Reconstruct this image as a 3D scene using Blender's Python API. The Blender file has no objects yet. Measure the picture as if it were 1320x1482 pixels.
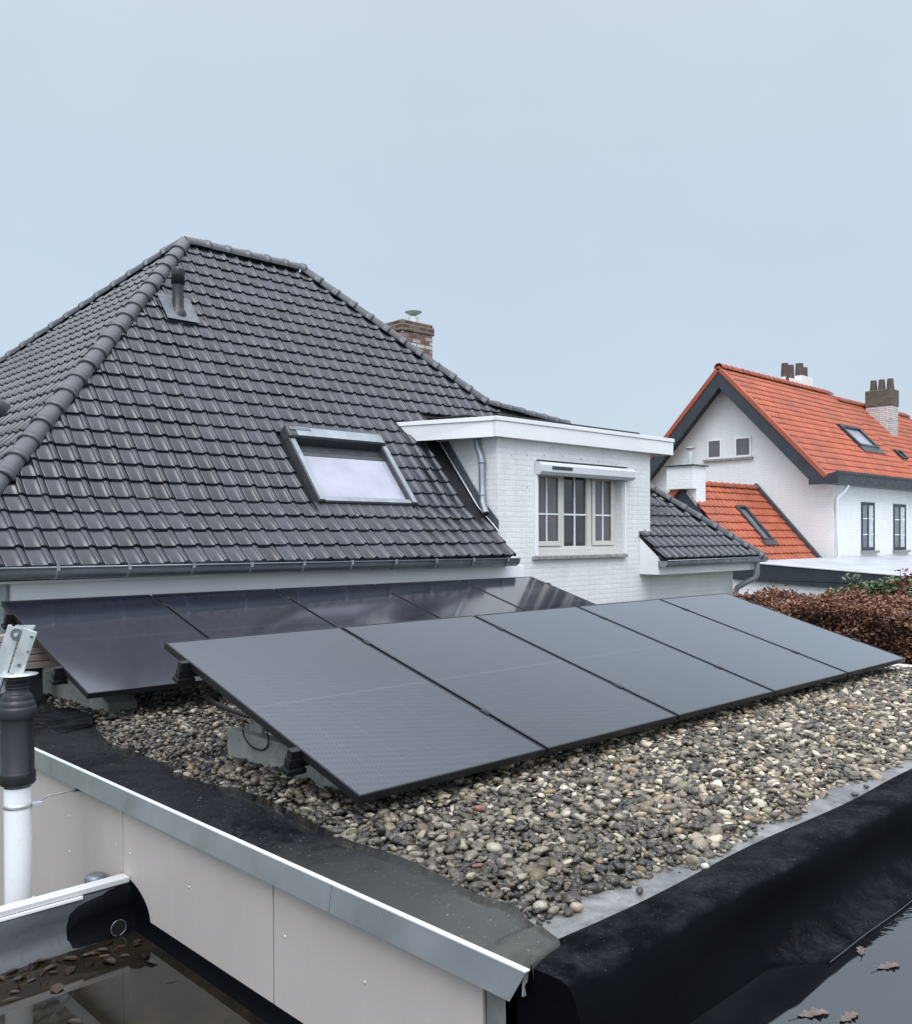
import bpy, bmesh, math, random
import numpy as np
from mathutils import Vector, Matrix
R=math.radians
random.seed(7)
rng=np.random.default_rng(11)
scene=bpy.context.scene
COL=scene.collection

# ------------------------------------------------------------------ materials
class NT:
    def __init__(s,name):
        s.m=bpy.data.materials.new(name); s.m.use_nodes=True
        s.t=s.m.node_tree; s.n=s.t.nodes; s.l=s.t.links
        s.b=s.n['Principled BSDF']; s.o=s.n['Material Output']
    def node(s,typ,**kw):
        x=s.n.new(typ)
        for k,v in kw.items():
            if k in x.inputs: s.set(x.inputs[k],v)
            else: setattr(x,k,v)
        return x
    def set(s,inp,v):
        if isinstance(v,bpy.types.NodeSocket): s.l.new(v,inp)
        else: inp.default_value=v
    def math(s,op,a,b=None,c=None,clamp=False):
        x=s.n.new('ShaderNodeMath'); x.operation=op; x.use_clamp=clamp
        s.set(x.inputs[0],a)
        if b is not None: s.set(x.inputs[1],b)
        if c is not None: s.set(x.inputs[2],c)
        return x.outputs[0]
    def mix(s,f,a,b,blend='MIX'):
        x=s.n.new('ShaderNodeMix'); x.data_type='RGBA'; x.blend_type=blend
        s.set(x.inputs['Factor'],f)
        s.set(x.inputs[6],a if isinstance(a,bpy.types.NodeSocket) else (*a[:3],1))
        s.set(x.inputs[7],b if isinstance(b,bpy.types.NodeSocket) else (*b[:3],1))
        return x.outputs[2]
    def noise(s,scale,detail=4,rough=.55,vec=None,dist=0):
        x=s.n.new('ShaderNodeTexNoise'); x.inputs['Scale'].default_value=scale
        x.inputs['Detail'].default_value=detail; x.inputs['Roughness'].default_value=rough
        x.inputs['Distortion'].default_value=dist
        s.l.new(vec if vec is not None else s.obj(),x.inputs['Vector'])
        return x.outputs['Fac']
    def obj(s):
        if not hasattr(s,'_tc'): s._tc=s.n.new('ShaderNodeTexCoord')
        return s._tc.outputs['Object']
    def geo(s):
        return s.n.new('ShaderNodeNewGeometry')
    def ramp(s,f,stops):
        x=s.n.new('ShaderNodeValToRGB'); e=x.color_ramp.elements
        while len(e)<len(stops): e.new(.5)
        for i,(p,c) in enumerate(stops):
            e[i].position=p; e[i].color=(*c[:3],1) if hasattr(c,'__len__') else (c,c,c,1)
        s.l.new(f,x.inputs[0]); return x.outputs[0]
    def rng(s,f,a,b,c,d):
        x=s.n.new('ShaderNodeMapRange'); s.set(x.inputs[0],f)
        for i,v in enumerate((a,b,c,d)): s.set(x.inputs[i+1],v)
        return x.outputs[0]
    def attr(s,name):
        x=s.n.new('ShaderNodeAttribute'); x.attribute_name=name; return x
    def bump(s,h,strength=.3,dist=.01,normal=None):
        x=s.n.new('ShaderNodeBump'); x.inputs['Strength'].default_value=strength
        x.inputs['Distance'].default_value=dist; s.l.new(h,x.inputs['Height'])
        if normal is not None: s.l.new(normal,x.inputs['Normal'])
        return x.outputs[0]
    def out(s,color=None,rough=None,metal=None,normal=None,spec=None,ior=None,coat=None,coat_rough=None):
        b=s.b.inputs
        if color is not None: s.set(b['Base Color'],color if isinstance(color,bpy.types.NodeSocket) else (*color[:3],1))
        if rough is not None: s.set(b['Roughness'],rough)
        if metal is not None: s.set(b['Metallic'],metal)
        if normal is not None: s.set(b['Normal'],normal)
        if spec is not None: s.set(b['Specular IOR Level'],spec)
        if ior is not None: s.set(b['IOR'],ior)
        if coat is not None: s.set(b['Coat Weight'],coat)
        if coat_rough is not None: s.set(b['Coat Roughness'],coat_rough)
        return s.m

def plain(name,c,rough=.5,metal=0.,var=.18,scale=9.,bump=0.,spec=None,rv=.12):
    t=NT(name); n=t.noise(scale,6,.6)
    f=t.rng(n,.3,.7,1-var,1+var)
    col=t.mix(1.,(c[0],c[1],c[2]),f,'MULTIPLY')
    n2=t.noise(scale*2.3,4,.6)
    r=t.rng(n2,.3,.7,max(.02,rough-rv),min(1,rough+rv))
    nm=t.bump(t.noise(scale*6,4,.6),bump,.004) if bump else None
    return t.out(col,r,metal,nm,spec)

def mat_brick(name,c1,c2,mortar,bias=0.,bumpd=.012,bw=.21,bh=.065,dirt=.25,ms=.012,bstr=.6):
    t=NT(name)
    sep=t.node('ShaderNodeSeparateXYZ'); t.l.new(t.obj(),sep.inputs[0])
    h=t.math('ADD',sep.outputs[0],sep.outputs[1])
    warp=t.noise(3.,2,.5); wz=t.math('MULTIPLY_ADD',warp,.012,sep.outputs[2])
    cmb=t.node('ShaderNodeCombineXYZ'); t.l.new(h,cmb.inputs[0]); t.l.new(wz,cmb.inputs[1])
    br=t.node('ShaderNodeTexBrick'); t.l.new(cmb.outputs[0],br.inputs['Vector'])
    br.inputs['Scale'].default_value=1; br.inputs['Brick Width'].default_value=bw; br.inputs['Row Height'].default_value=bh
    br.inputs['Mortar Size'].default_value=ms; br.inputs['Mortar Smooth'].default_value=.35; br.inputs['Bias'].default_value=bias
    br.inputs['Color1'].default_value=(*c1,1); br.inputs['Color2'].default_value=(*c2,1); br.inputs['Mortar'].default_value=(*mortar,1)
    n=t.noise(1.7,6,.65); n2=t.noise(38,5,.7)
    f=t.math('MULTIPLY',t.rng(n,.3,.75,1-dirt*.5,1.03),t.rng(n2,.3,.75,1-dirt*.5,1.04))
    # streaky dirt, darker low down in drips
    st=t.node('ShaderNodeMapping'); t.l.new(t.obj(),st.inputs[0]); st.inputs['Scale'].default_value=(5,5,.5)
    n3=t.noise(1.5,4,.6,vec=st.outputs[0]); f=t.math('MULTIPLY',f,t.rng(n3,.35,.7,1-dirt*.35,1.0))
    col=t.mix(1.,br.outputs['Color'],f,'MULTIPLY')
    mp=t.node('ShaderNodeMapping'); t.l.new(cmb.outputs[0],mp.inputs[0]); mp.inputs['Scale'].default_value=(3.2,13.,1)
    n4=t.noise(1.,5,.65,vec=mp.outputs[0])
    hgt=t.math('ADD',t.math('MULTIPLY_ADD',br.outputs['Fac'],-.55,t.math('MULTIPLY',n2,.4)),t.math('MULTIPLY',n4,2.3))
    return t.out(col,.72,normal=t.bump(hgt,bstr,bumpd))

def mat_tile(name,c,c2,rough,tintamp=.35,moss=None,spec=.5):
    t=NT(name); a=t.attr('tint').outputs['Fac']
    n=t.noise(1.3,5,.6); n2=t.noise(30,4,.7)
    col=t.mix(a,c,c2)
    col=t.mix(1.,col,t.math('MULTIPLY',t.rng(n,.3,.7,.8,1.15),t.rng(n2,.3,.7,.85,1.12)),'MULTIPLY')
    lich=t.math('MULTIPLY',t.rng(t.noise(55,3,.6),.66,.72,0,.35),t.rng(t.noise(.9,4,.6),.45,.65,0,1)); col=t.mix(lich,col,(.16,.165,.15))
    if moss is None and c[0]>.2:
        m=t.rng(t.noise(.6,6,.72),.42,.72,0,.6); col=t.mix(m,col,(.25,.085,.05))
    if moss:
        m=t.rng(t.noise(.35,6,.7),.5,.68,0,.8); col=t.mix(m,col,moss)
    r=t.math('ADD',t.rng(t.noise(2.2,5,.65),.3,.7,rough-.1,rough+.12),t.math('MULTIPLY',t.math('SUBTRACT',a,.5),.12))
    return t.out(col,r,normal=t.bump(n2,.12,.003),spec=spec)

M={}
M['tile']=mat_tile('black_roof_tile',(.0055,.0075,.0135),(.029,.0345,.048),.27,spec=.65)
M['ridge']=plain('ridge_tile',(.058,.060,.068),.38,var=.15,scale=5,spec=.7)
M['orange']=mat_tile('orange_roof_tile',(.375,.084,.038),(.47,.122,.056),.55)
M['orange_old']=mat_tile('old_orange_roof_tile',(.33,.082,.043),(.42,.112,.056),.6,moss=(.17,.09,.04))
M['underlay']=plain('roof_underlay',(.012,.012,.014),.8)
M['wbrick']=mat_brick('white_painted_brick',(.85,.85,.845),(.82,.82,.815),(.79,.79,.785),bumpd=.005,dirt=.2,bstr=.45)
M['wbrick_far']=mat_brick('white_brick_far',(.86,.86,.855),(.84,.84,.835),(.78,.78,.78),bumpd=.006,dirt=.13,bh=.085,bstr=.4)
M['chimbrick']=mat_brick('worn_painted_brick',(.17,.055,.032),(.85,.82,.78),(.22,.16,.12),bias=.0,bumpd=.01,dirt=.4,bw=.2,bh=.075)
M['worn']=mat_brick('worn_white_brick',(.80,.79,.77),(.52,.47,.42),(.40,.36,.33),bias=-.35,dirt=.4,bh=.08,bw=.24)
M['mossbrick']=mat_brick('mossy_brick',(.15,.062,.04),(.25,.19,.12),(.27,.24,.20),bias=-.15,dirt=.45,bw=.2,bh=.075)
M['darkbrick']=mat_brick('dark_brick',(.10,.075,.05),(.18,.15,.10),(.16,.14,.11),dirt=.5)
M['white']=plain('white_paint',(.83,.83,.835),.4,var=.05,scale=2)
M['shutter']=plain('shutter_casing',(.60,.62,.64),.4,var=.05,scale=3)
M['pvc']=plain('white_pvc',(.80,.81,.82),.32,var=.05,scale=4)
M['frame']=plain('window_frame',(.62,.60,.565),.4,var=.06,scale=3)
M['zinc']=plain('zinc',(.30,.33,.35),.42,.55,var=.22,scale=4)
M['zincdark']=plain('dark_zinc',(.17,.195,.215),.36,.6,var=.2,scale=5)
M['galv']=plain('galvanised_steel',(.62,.65,.66),.40,.75,var=.18,scale=12)
M['alu']=plain('aluminium_trim',(.43,.45,.47),.36,.8,var=.10,scale=2.2)
M['alutop']=plain('aluminium_lip',(.74,.75,.76),.42,.35,var=.04,scale=2.2)
M['slate']=plain('anthracite_board',(.030,.036,.046),.42,var=.2,scale=3)
M['blackframe']=plain('black_anodised_frame',(.010,.011,.013),.38,.3,var=.1)
M['blackplastic']=plain('black_plastic',(.011,.012,.016),.4,var=.15,scale=7)
M['rubber']=plain('black_cable',(.008,.008,.009),.5)
M['sill']=plain('stone_sill',(.27,.26,.245),.75,var=.35,scale=14,bump=.3)
M['navy']=plain('navy_frame',(.022,.030,.045),.4)
M['lead']=plain('lead_flashing',(.15,.165,.178),.5,.3,var=.3,scale=10,bump=.3)
M['leadgrey']=plain('grey_flashing',(.065,.068,.076),.45,.2,var=.2,scale=8,bump=.2)
M['lightglass']=plain('skylight_blind_glass',(.36,.365,.43),.12,var=.14,scale=2.2,spec=.6)
M['dimglass']=plain('dim_glass',(.16,.17,.18),.1,var=.3,scale=2.,spec=.7)
M['curtain']=plain('curtained_glass',(.115,.105,.112),.12,var=.18,scale=2.5,spec=.6)
M['darkglass']=plain('dark_glass',(.028,.032,.034),.05,var=.4,scale=2.2,spec=.7,rv=.03)
M['lace']=plain('lace_curtain',(.55,.58,.60),.3,var=.25,scale=6)
M['blackmat']=plain('black_cover',(.010,.011,.013),.6,var=.3,scale=5,bump=.2)
M['pot']=plain('chimney_pot',(.085,.055,.045),.7,var=.3,scale=6)
M['timber']=plain('weathered_timber',(.27,.22,.185),.75,var=.3,scale=12,bump=.3)
M['bark']=plain('hedge_twig',(.09,.06,.045),.8,var=.3,scale=12)
M['screw']=plain('screw_head',(.62,.58,.55),.35,.5)
M['dryleaf']=plain('fallen_leaf',(.13,.092,.08),.55,var=.35,scale=40)
M['ext']=plain('grey_roofing',(.42,.44,.46),.45,var=.2,scale=1.2,spec=.6)
M['post']=plain('grey_board_end',(.17,.165,.155),.75,var=.35,scale=9,bump=.3)

def m_concrete():
    t=NT('cast_concrete'); n=t.noise(5,6,.65); n2=t.noise(90,5,.7); n3=t.noise(18,4,.6)
    col=t.ramp(n,[(.3,(.14,.145,.125)),(.55,(.25,.25,.235)),(.75,(.33,.33,.315))])
    col=t.mix(1.,col,t.rng(n2,.3,.7,.72,1.2),'MULTIPLY')
    pits=t.rng(n3,.62,.7,0,.5); col=t.mix(pits,col,(.09,.09,.08))
    return t.out(col,.85,normal=t.bump(n2,.5,.004))
M['concrete']=m_concrete()

def m_clad():
    t=NT('beige_cladding'); n=t.noise(1.3,6,.6)
    st=t.node('ShaderNodeMapping'); t.l.new(t.obj(),st.inputs[0]); st.inputs['Scale'].default_value=(6,6,.7)
    n2=t.noise(2,5,.65,vec=st.outputs[0])
    sp=t.noise(60,3,.6)
    col=t.mix(t.rng(n2,.2,.8,0,1),(.425,.378,.352),(.455,.408,.380))
    col=t.mix(1.,col,t.rng(n,.3,.7,.92,1.06),'MULTIPLY')
    col=t.mix(t.rng(sp,.72,.78,0,.35),col,(.22,.18,.16))
    return t.out(col,.5,normal=t.bump(n,.05,.01))
M['clad']=m_clad()

def m_membrane(name,base,dust,dustamt,rough,wet=.5,spec=.5):
    t=NT(name); n=t.noise(5.5,8,.7,dist=.3); n2=t.noise(42,5,.7); n3=t.noise(1.1,5,.6)
    nz=t.geo(); s=t.node('ShaderNodeSeparateXYZ'); t.l.new(nz.outputs['Normal'],s.inputs[0])
    up=t.rng(s.outputs[2],.55,.98,0,1)
    f=t.math('MULTIPLY',t.math('MULTIPLY',t.rng(n,.42,.66,0,1),t.rng(n2,.35,.65,.35,1)),t.math('MULTIPLY',up,dustamt))
    col=t.mix(f,base,dust)
    sp=t.math('MULTIPLY',t.rng(t.noise(150,2,.5),.71,.75,0,.5),t.math('ADD',t.math('MULTIPLY',up,.9),.04)); col=t.mix(sp,col,(.3,.3,.29))
    r=t.rng(n3,.35,.62,rough-.18*wet,rough+.2)
    return t.out(col,r,normal=t.bump(t.math('ADD',t.math('ADD',t.math('MULTIPLY',n2,.3),n),t.math('MULTIPLY',t.noise(9,3,.5,dist=1.5),1.6)),.3,.007),spec=spec)
M['epdm']=m_membrane('black_rubber_membrane',(.0022,.0027,.0042),(.06,.063,.07),.42,.62,.2,.04)
M['epdm_seam']=m_membrane('rubber_seam_tape',(.006,.007,.0095),(.055,.057,.062),.6,.42,.3,.2)
M['epdm_strip']=m_membrane('grey_green_membrane',(.045,.048,.048),(.10,.10,.09),.7,.36,1.2)
def m_stripdark():
    # membrane strip: dry grey-green near the corner, wet and nearly black further along
    t=NT('edge_membrane'); sep=t.node('ShaderNodeSeparateXYZ'); t.l.new(t.obj(),sep.inputs[0])
    n=t.noise(4,7,.68,dist=.6); n2=t.noise(35,5,.7)
    yy=t.math('ADD',sep.outputs[1],t.math('MULTIPLY',t.math('SUBTRACT',n,.5),1.6))
    f=t.rng(yy,.35,1.45,0,1)
    dry=t.mix(t.rng(n,.35,.65,0,1),(.040,.044,.043),(.078,.076,.066))
    wet=t.mix(t.rng(n2,.5,.72,0,.35),(.0035,.0042,.006),(.028,.030,.034))
    col=t.mix(f,dry,wet)
    sp=t.rng(t.noise(85,2,.5),.70,.73,0,.6); col=t.mix(sp,col,(.26,.26,.24))
    r=t.rng(t.noise(2.6,5,.7,dist=.8),.42,.62,.14,.62)
    return t.out(col,r,normal=t.bump(t.math('ADD',n,t.math('MULTIPLY',n2,.3)),.2,.006),spec=.16)
M['edge']=m_stripdark()
def m_inner():
    t=NT('grey_wet_membrane'); n=t.noise(6,6,.65,dist=.5); n2=t.noise(40,5,.7)
    col=t.mix(t.rng(n,.35,.65,0,1),(.10,.104,.104),(.25,.25,.245)); col=t.mix(t.rng(t.noise(22,6,.75),.52,.7,0,.7),col,(.035,.034,.03))
    return t.out(col,t.rng(n,.4,.62,.22,.5),normal=t.bump(n2,.2,.004),spec=.6)
M['inner']=m_inner()
M['upstand']=m_membrane('worn_grey_membrane',(.050,.055,.064),(.11,.115,.125),.5,.48)

def m_glasspv():
    t=NT('photovoltaic_glass'); sep=t.node('ShaderNodeSeparateXYZ'); t.l.new(t.obj(),sep.inputs[0])
    x=sep.outputs[0]; y=sep.outputs[1]
    def lines(c,period,off,half):
        d=t.math('PINGPONG',t.math('SUBTRACT',c,off),period/2)
        return t.math('LESS_THAN',d,half)
    gx=lines(x,.1853,.011,.0015); gy=lines(y,.0945,.0105,.0012)
    mid=t.math('LESS_THAN',t.math('ABSOLUTE',t.math('SUBTRACT',y,.861)),.007)
    bus=lines(x,.01685,.0194,.0010)
    dash=t.math('MULTIPLY',bus,t.math('GREATER_THAN',t.math('PINGPONG',t.math('ADD',y,t.math('MULTIPLY',x,.31)),.024),.010))
    n=t.noise(1.2,4,.5)
    cell=t.mix(t.rng(n,.3,.7,0,1),(.0045,.0052,.012),(.0075,.0083,.018))
    col=t.mix(t.math('MULTIPLY',dash,.8),cell,(.10,.105,.14))
    col=t.mix(t.math('MULTIPLY',t.math('MAXIMUM',t.math('MAXIMUM',gx,gy),mid),.8),col,(.045,.046,.068))
    dr=t.math('ADD',t.rng(t.noise(260,2,.5),.62,.7,0,.08),t.rng(t.noise(2.1,6,.7,dist=.6),.4,.75,0,.012))      # fine water drops
    col=t.mix(dr,col,(.25,.26,.3))
    return t.out(col,t.rng(t.noise(.9,4,.6),.3,.7,.13,.21),ior=1.36,coat=1.,coat_rough=.095)
M['pv']=m_glasspv(); M['pv'].node_tree.nodes['Principled BSDF'].inputs['Coat IOR'].default_value=1.62

def m_gravel():
    t=NT('river_pebble'); a=t.attr('tint').outputs['Color']
    n=t.noise(70,5,.7); n2=t.noise(220,4,.7); v=t.noise(25,3,.6,dist=1.)
    col=t.mix(1.,a,t.math('MULTIPLY',t.rng(n,.3,.7,.72,1.25),t.rng(n2,.3,.7,.8,1.2)),'MULTIPLY')
    vein=t.math('LESS_THAN',t.math('ABSOLUTE',t.math('SUBTRACT',v,.5)),.008)
    col=t.mix(t.math('MULTIPLY',vein,.35),col,(.5,.48,.44))
    return t.out(col,t.rng(n,.3,.7,.3,.6),normal=t.bump(n2,.15,.002))
M['gravel']=m_gravel()

def m_water(name,deep,scum,ior,ripple):
    t=NT(name); n=t.noise(2.2,6,.68,dist=.5); n2=t.noise(11,6,.7)
    f=t.math('MULTIPLY',t.rng(n,.42,.62,0,1),t.rng(n2,.35,.62,0,1))
    col=t.mix(f,deep,scum)
    sep=t.node('ShaderNodeSeparateXYZ'); t.l.new(t.obj(),sep.inputs[0])
    mask=t.rng(t.math('ADD',sep.outputs[0],t.math('MULTIPLY',sep.outputs[1],1.6)),5.05,5.5,0.,1.) if ripple else None
    w=t.noise(16,3,.5,dist=1.2)
    h=t.math('MULTIPLY',w,mask) if ripple else t.math('MULTIPLY',t.noise(5,2,.5),.03)
    return t.out(col,.035,normal=t.bump(h,.35,.006),ior=ior)
M['water_r']=m_water('standing_water_dark',(.006,.007,.009),(.010,.011,.013),2.7,True)
M['water_l']=m_water('standing_water_brown',(.010,.0092,.007),(.026,.019,.011),1.5,False)

def m_leaf(name,cols,rough=.5):
    t=NT(name); a=t.attr('tint').outputs['Fac']
    col=t.ramp(a,[(i/(len(cols)-1),c) for i,c in enumerate(cols)])
    return t.out(col,rough)
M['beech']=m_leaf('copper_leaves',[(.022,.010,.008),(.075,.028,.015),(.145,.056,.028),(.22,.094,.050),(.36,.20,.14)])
M['greenleaf']=m_leaf('green_leaves',[(.018,.03,.012),(.045,.075,.028),(.09,.13,.05),(.17,.21,.10)])
M['redleaf']=m_leaf('red_leaves',[(.08,.012,.018),(.18,.03,.04),(.28,.09,.09)])
M['litter']=m_leaf('wet_leaf_litter',[(.006,.0035,.002),(.016,.008,.004),(.035,.018,.009),(.065,.036,.019)],.3)

# ------------------------------------------------------------------ mesh builder
class MB:
    def __init__(s): s.v=[]; s.f=[]; s.sm=[]; s.tint=[]
    def add(s,vs,fs,smooth=False,tint=None):
        o=len(s.v); s.v+= [tuple(map(float,p)) for p in vs]; s.f+=[tuple(i+o for i in f) for f in fs]; s.sm+=[smooth]*len(fs)
        s.tint+=[tint if tint is not None else .5]*len(vs); return s
    def box(s,x0,x1,y0,y1,z0,z1):
        return s.add([(x0,y0,z0),(x1,y0,z0),(x1,y1,z0),(x0,y1,z0),(x0,y0,z1),(x1,y0,z1),(x1,y1,z1),(x0,y1,z1)],
          [(0,3,2,1),(4,5,6,7),(0,1,5,4),(1,2,6,5),(2,3,7,6),(3,0,4,7)])
    def poly(s,pts): return s.add(pts,[tuple(range(len(pts)))])
    def prism(s,pts,vec):
        n=len(pts); v=Vector(vec); p2=[tuple(Vector(p)+v) for p in pts]
        fs=[tuple(range(n-1,-1,-1)),tuple(range(n,2*n))]+[(i,(i+1)%n,n+(i+1)%n,n+i) for i in range(n)]
        return s.add(list(pts)+p2,fs)
    def frame_box(s,O,a,b,n,a0,a1,b0,b1,h0,h1):
        P=lambda x,y,z: tuple(Vector(O)+Vector(a)*x+Vector(b)*y+Vector(n)*z)
        return s.add([P(a0,b0,h0),P(a1,b0,h0),P(a1,b1,h0),P(a0,b1,h0),P(a0,b0,h1),P(a1,b0,h1),P(a1,b1,h1),P(a0,b1,h1)],
          [(0,3,2,1),(4,5,6,7),(0,1,5,4),(1,2,6,5),(2,3,7,6),(3,0,4,7)])
    def tube(s,path,r,seg=14,caps=True):
        pts=[Vector(p) for p in path]; n=len(pts); rr=r if hasattr(r,'__len__') else [r]*n
        vs=[];up=None
        for i,p in enumerate(pts):
            d=(pts[min(i+1,n-1)]-pts[max(i-1,0)]).normalized()
            if up is None:
                up=Vector((0,0,1)) if abs(d.z)<.9 else Vector((1,0,0))
            x=up.cross(d); 
            if x.length<1e-6: x=Vector((1,0,0)).cross(d)
            x.normalize(); y=d.cross(x); up=y if False else up
            for k in range(seg):
                a=2*math.pi*k/seg; vs.append(tuple(p+(x*math.cos(a)+y*math.sin(a))*rr[i]))
        fs=[(i*seg+k,i*seg+(k+1)%seg,(i+1)*seg+(k+1)%seg,(i+1)*seg+k) for i in range(n-1) for k in range(seg)]
        s.add(vs,fs,True)
        if caps:
            o=len(s.v)
            s.add([vs[k] for k in range(seg)],[tuple(range(seg-1,-1,-1))]); s.add([vs[(n-1)*seg+k] for k in range(seg)],[tuple(range(seg))])
        return s
    def lathe(s,x,y,prof,seg=40):
        n=len(prof); vs=[(x+r*math.cos(2*math.pi*k/seg),y+r*math.sin(2*math.pi*k/seg),z) for r,z in prof for k in range(seg)]
        return s.add(vs,[(i*seg+k,i*seg+(k+1)%seg,(i+1)*seg+(k+1)%seg,(i+1)*seg+k) for i in range(n-1) for k in range(seg)],True)
    def sweep(s,prof,p0,p1,axis2,up=(0,0,1),closed=False,smooth=True,caps=True):
        "profile of (across, up) points swept from p0 to p1"
        A=Vector(axis2);U=Vector(up);n=len(prof)
        vs=[tuple(Vector(p)+A*q[0]+U*q[1]) for p in (p0,p1) for q in prof]
        m=n if closed else n-1
        s.add(vs,[(i,(i+1)%n,n+(i+1)%n,n+i) for i in range(m)],smooth)
        if closed and caps: s.add(vs[:n],[tuple(range(n-1,-1,-1))]); s.add(vs[n:],[tuple(range(n))])
        return s
    def build(s,name,mat,parent=None,bevel=0,seg=2,solid=0,autosmooth=None):
        o=root_loc(parent)
        me=bpy.data.meshes.new(name); me.from_pydata([(p[0]-o[0],p[1]-o[1],p[2]-o[2]) for p in s.v],[],s.f)
        me.polygons.foreach_set('use_smooth',s.sm)
        if any(t!=.5 for t in s.tint):
            ca=me.color_attributes.new('tint','FLOAT_COLOR','POINT'); arr=np.ones((len(s.v),4),dtype=np.float32); arr[:,:3]=np.array(s.tint,dtype=np.float32)[:,None]
            ca.data.foreach_set('color',arr.ravel())
        me.materials.append(M[mat]); me.update()
        ob=bpy.data.objects.new(name,me); COL.objects.link(ob)
        if parent is not None: ob.parent=parent
        if solid:
            m=ob.modifiers.new('thick','SOLIDIFY'); m.thickness=solid; m.offset=0
        if bevel:
            m=ob.modifiers.new('bev','BEVEL'); m.width=bevel; m.segments=seg; m.limit_method='ANGLE'; m.angle_limit=R(40)
        return ob
def root_loc(p):
    if p is None: return (0,0,0)
    while p.parent: p=p.parent
    return tuple(p.location)
def thing(name,label,cat,loc=(0,0,0),group=None):
    o=bpy.data.objects.new(name,None); COL.objects.link(o); o.location=loc; o.empty_display_size=.2
    o['label']=label; o['category']=cat
    if group: o['group']=group
    return o
def tag(o,label,cat,group=None,kind=None):
    o['label']=label; o['category']=cat
    if group: o['group']=group
    if kind: o['kind']=kind
    return o
def struct(o): o['kind']='structure'; return o
def copy_tree(o,parent=None):
    c=o.copy(); COL.objects.link(c); c.parent=parent
    for ch in list(o.children): copy_tree(ch,c)
    return c

# ------------------------------------------------------------------ roof tiles
PROF=[(.012,-.004),(.03,.0),(.08,.001),(.35,.0),(.63,.001),(.655,.010),(.685,.0175),(.73,.0215),(.79,.0205),(.86,.016),(.93,.009),(.965,.004),(.985,-.004),(1.0,-.014)]
PROF_FAR=[(0,.014),(.15,0),(.5,.0),(.66,.012),(.8,.030),(.92,.026),(1.0,.012)]
def tiled(name,mat,parent,O,a,b,n,na,nb,w,e,clips=(),skip=None,prof=PROF,step=.023,seed=1,zlift=0):
    r=random.Random(seed); O=Vector(O);a=Vector(a);b=Vector(b);n=Vector(n)
    mb=MB()
    for j in range(nb):
        for i in range(na):
            c=O+a*(i+.5)*w+b*(j+.5)*e
            if skip and skip(c): continue
            ok=True
            for p,nn in clips:
                if (c-Vector(p)).dot(Vector(nn))>.4: ok=False;break
            if not ok: continue
            t=min(1,max(0,r.gauss(.5,.30))); ja=r.gauss(0,.0012); jh=r.gauss(0,.0012); jb=r.gauss(0,.0026); tw=r.gauss(0,.0012)
            vs=[]
            k=len(prof)
            for (f,h) in prof: vs.append(O+a*((i+f)*w+ja)+b*(j*e+jb)+n*(h*.3-.004))
            for (f,h) in prof: vs.append(O+a*((i+f)*w+ja)+b*(j*e+jb)+n*(h+step-.004+jh+tw*f))
            for (f,h) in prof: vs.append(O+a*((i+f)*w+ja)+b*(j*e+jb+.006)+n*(h+step+jh+tw*f))
            for (f,h) in prof: vs.append(O+a*((i+f)*w+ja)+b*((j+1)*e+.012)+n*(h+jh))
            fs=[(q*k+m,q*k+m+1,(q+1)*k+m+1,(q+1)*k+m) for q in (0,1,2) for m in range(k-1)]
            o=len(mb.v); mb.v+=[tuple(v) for v in vs]; mb.f+=[tuple(x+o for x in f) for f in fs]
            mb.sm+=[False]*(k-1)+[True]*(2*(k-1)); mb.tint+=[t]*len(vs)
    ob=mb.build(name,mat,parent)
    if clips:
        off=Vector(root_loc(parent)); bm=bmesh.new(); bm.from_mesh(ob.data)
        for p,nn in clips:
            bmesh.ops.bisect_plane(bm,geom=bm.verts[:]+bm.edges[:]+bm.faces[:],plane_co=Vector(p)-off,plane_no=Vector(nn),clear_outer=True)
        bm.to_mesh(ob.data); bm.free()
    return ob
def caps(mb,p0,p1,r,length,up=(0,0,1),lift=.0,seg=12):
    "row of overlapping half-round cap tiles from p0 (high) to p1 (low)"
    p0=Vector(p0);p1=Vector(p1);L=(p1-p0).length;d=(p1-p0)/L
    n=max(1,round(L/length)); step=L/n; side=d.cross(Vector(up)).normalized(); u=side.cross(d).normalized()
    if u.z<0:u=-u
    for i in range(n):
        s0=p0+d*(i*step-.015);  s1=p0+d*((i+1)*step+.03)
        jr=random.gauss(0,.0018); tl=random.gauss(0,.003)
        rings=[(s0,r*.86),(s0+d*(step*.8),r*.965),(s1-d*.052,r*.985),(s1-d*.05,r*1.06),(s1,r*1.065),(s1,r*.90)]
        vs=[]
        for c,rr in rings:
            for k in range(seg+1):
                an=math.pi*(1.12*k/seg-.06); vs.append(tuple(c+side*math.cos(an)*rr*1.08+u*(math.sin(an)*rr+lift+jr)+side*tl))
        m=seg+1
        mb.add(vs,[(q*m+k,q*m+k+1,(q+1)*m+k+1,(q+1)*m+k) for q in range(len(rings)-1) for k in range(seg)],True)
    return mb

# ================================================================== SETTING
g=MB(); g.poly([(-500,-500,-4.3),(500,-500,-4.3),(500,500,-4.3),(-500,500,-4.3)])
def m_ground():
    t=NT('garden_ground'); n=t.noise(.4,6,.7); n2=t.noise(6,6,.7)
    return t.out(t.mix(t.rng(n,.35,.65,0,1),(.045,.065,.025),(.075,.075,.05)),.9,normal=t.bump(n2,.5,.05))
M['ground']=m_ground()
struct(g.build('ground','ground'))

# ================================================================== GRAVEL FLAT ROOF
fr=thing('flat_roof','flat gravel roof with beige cladding and black rubber edge carrying the solar panels','flat roof',(1.8,1.43,-4.3))
GZ=-1.135
d=MB(); d.box(1.90,8.2,1.60,7.50,-1.40,-1.165); d.build('roof_deck','inner',fr)
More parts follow.
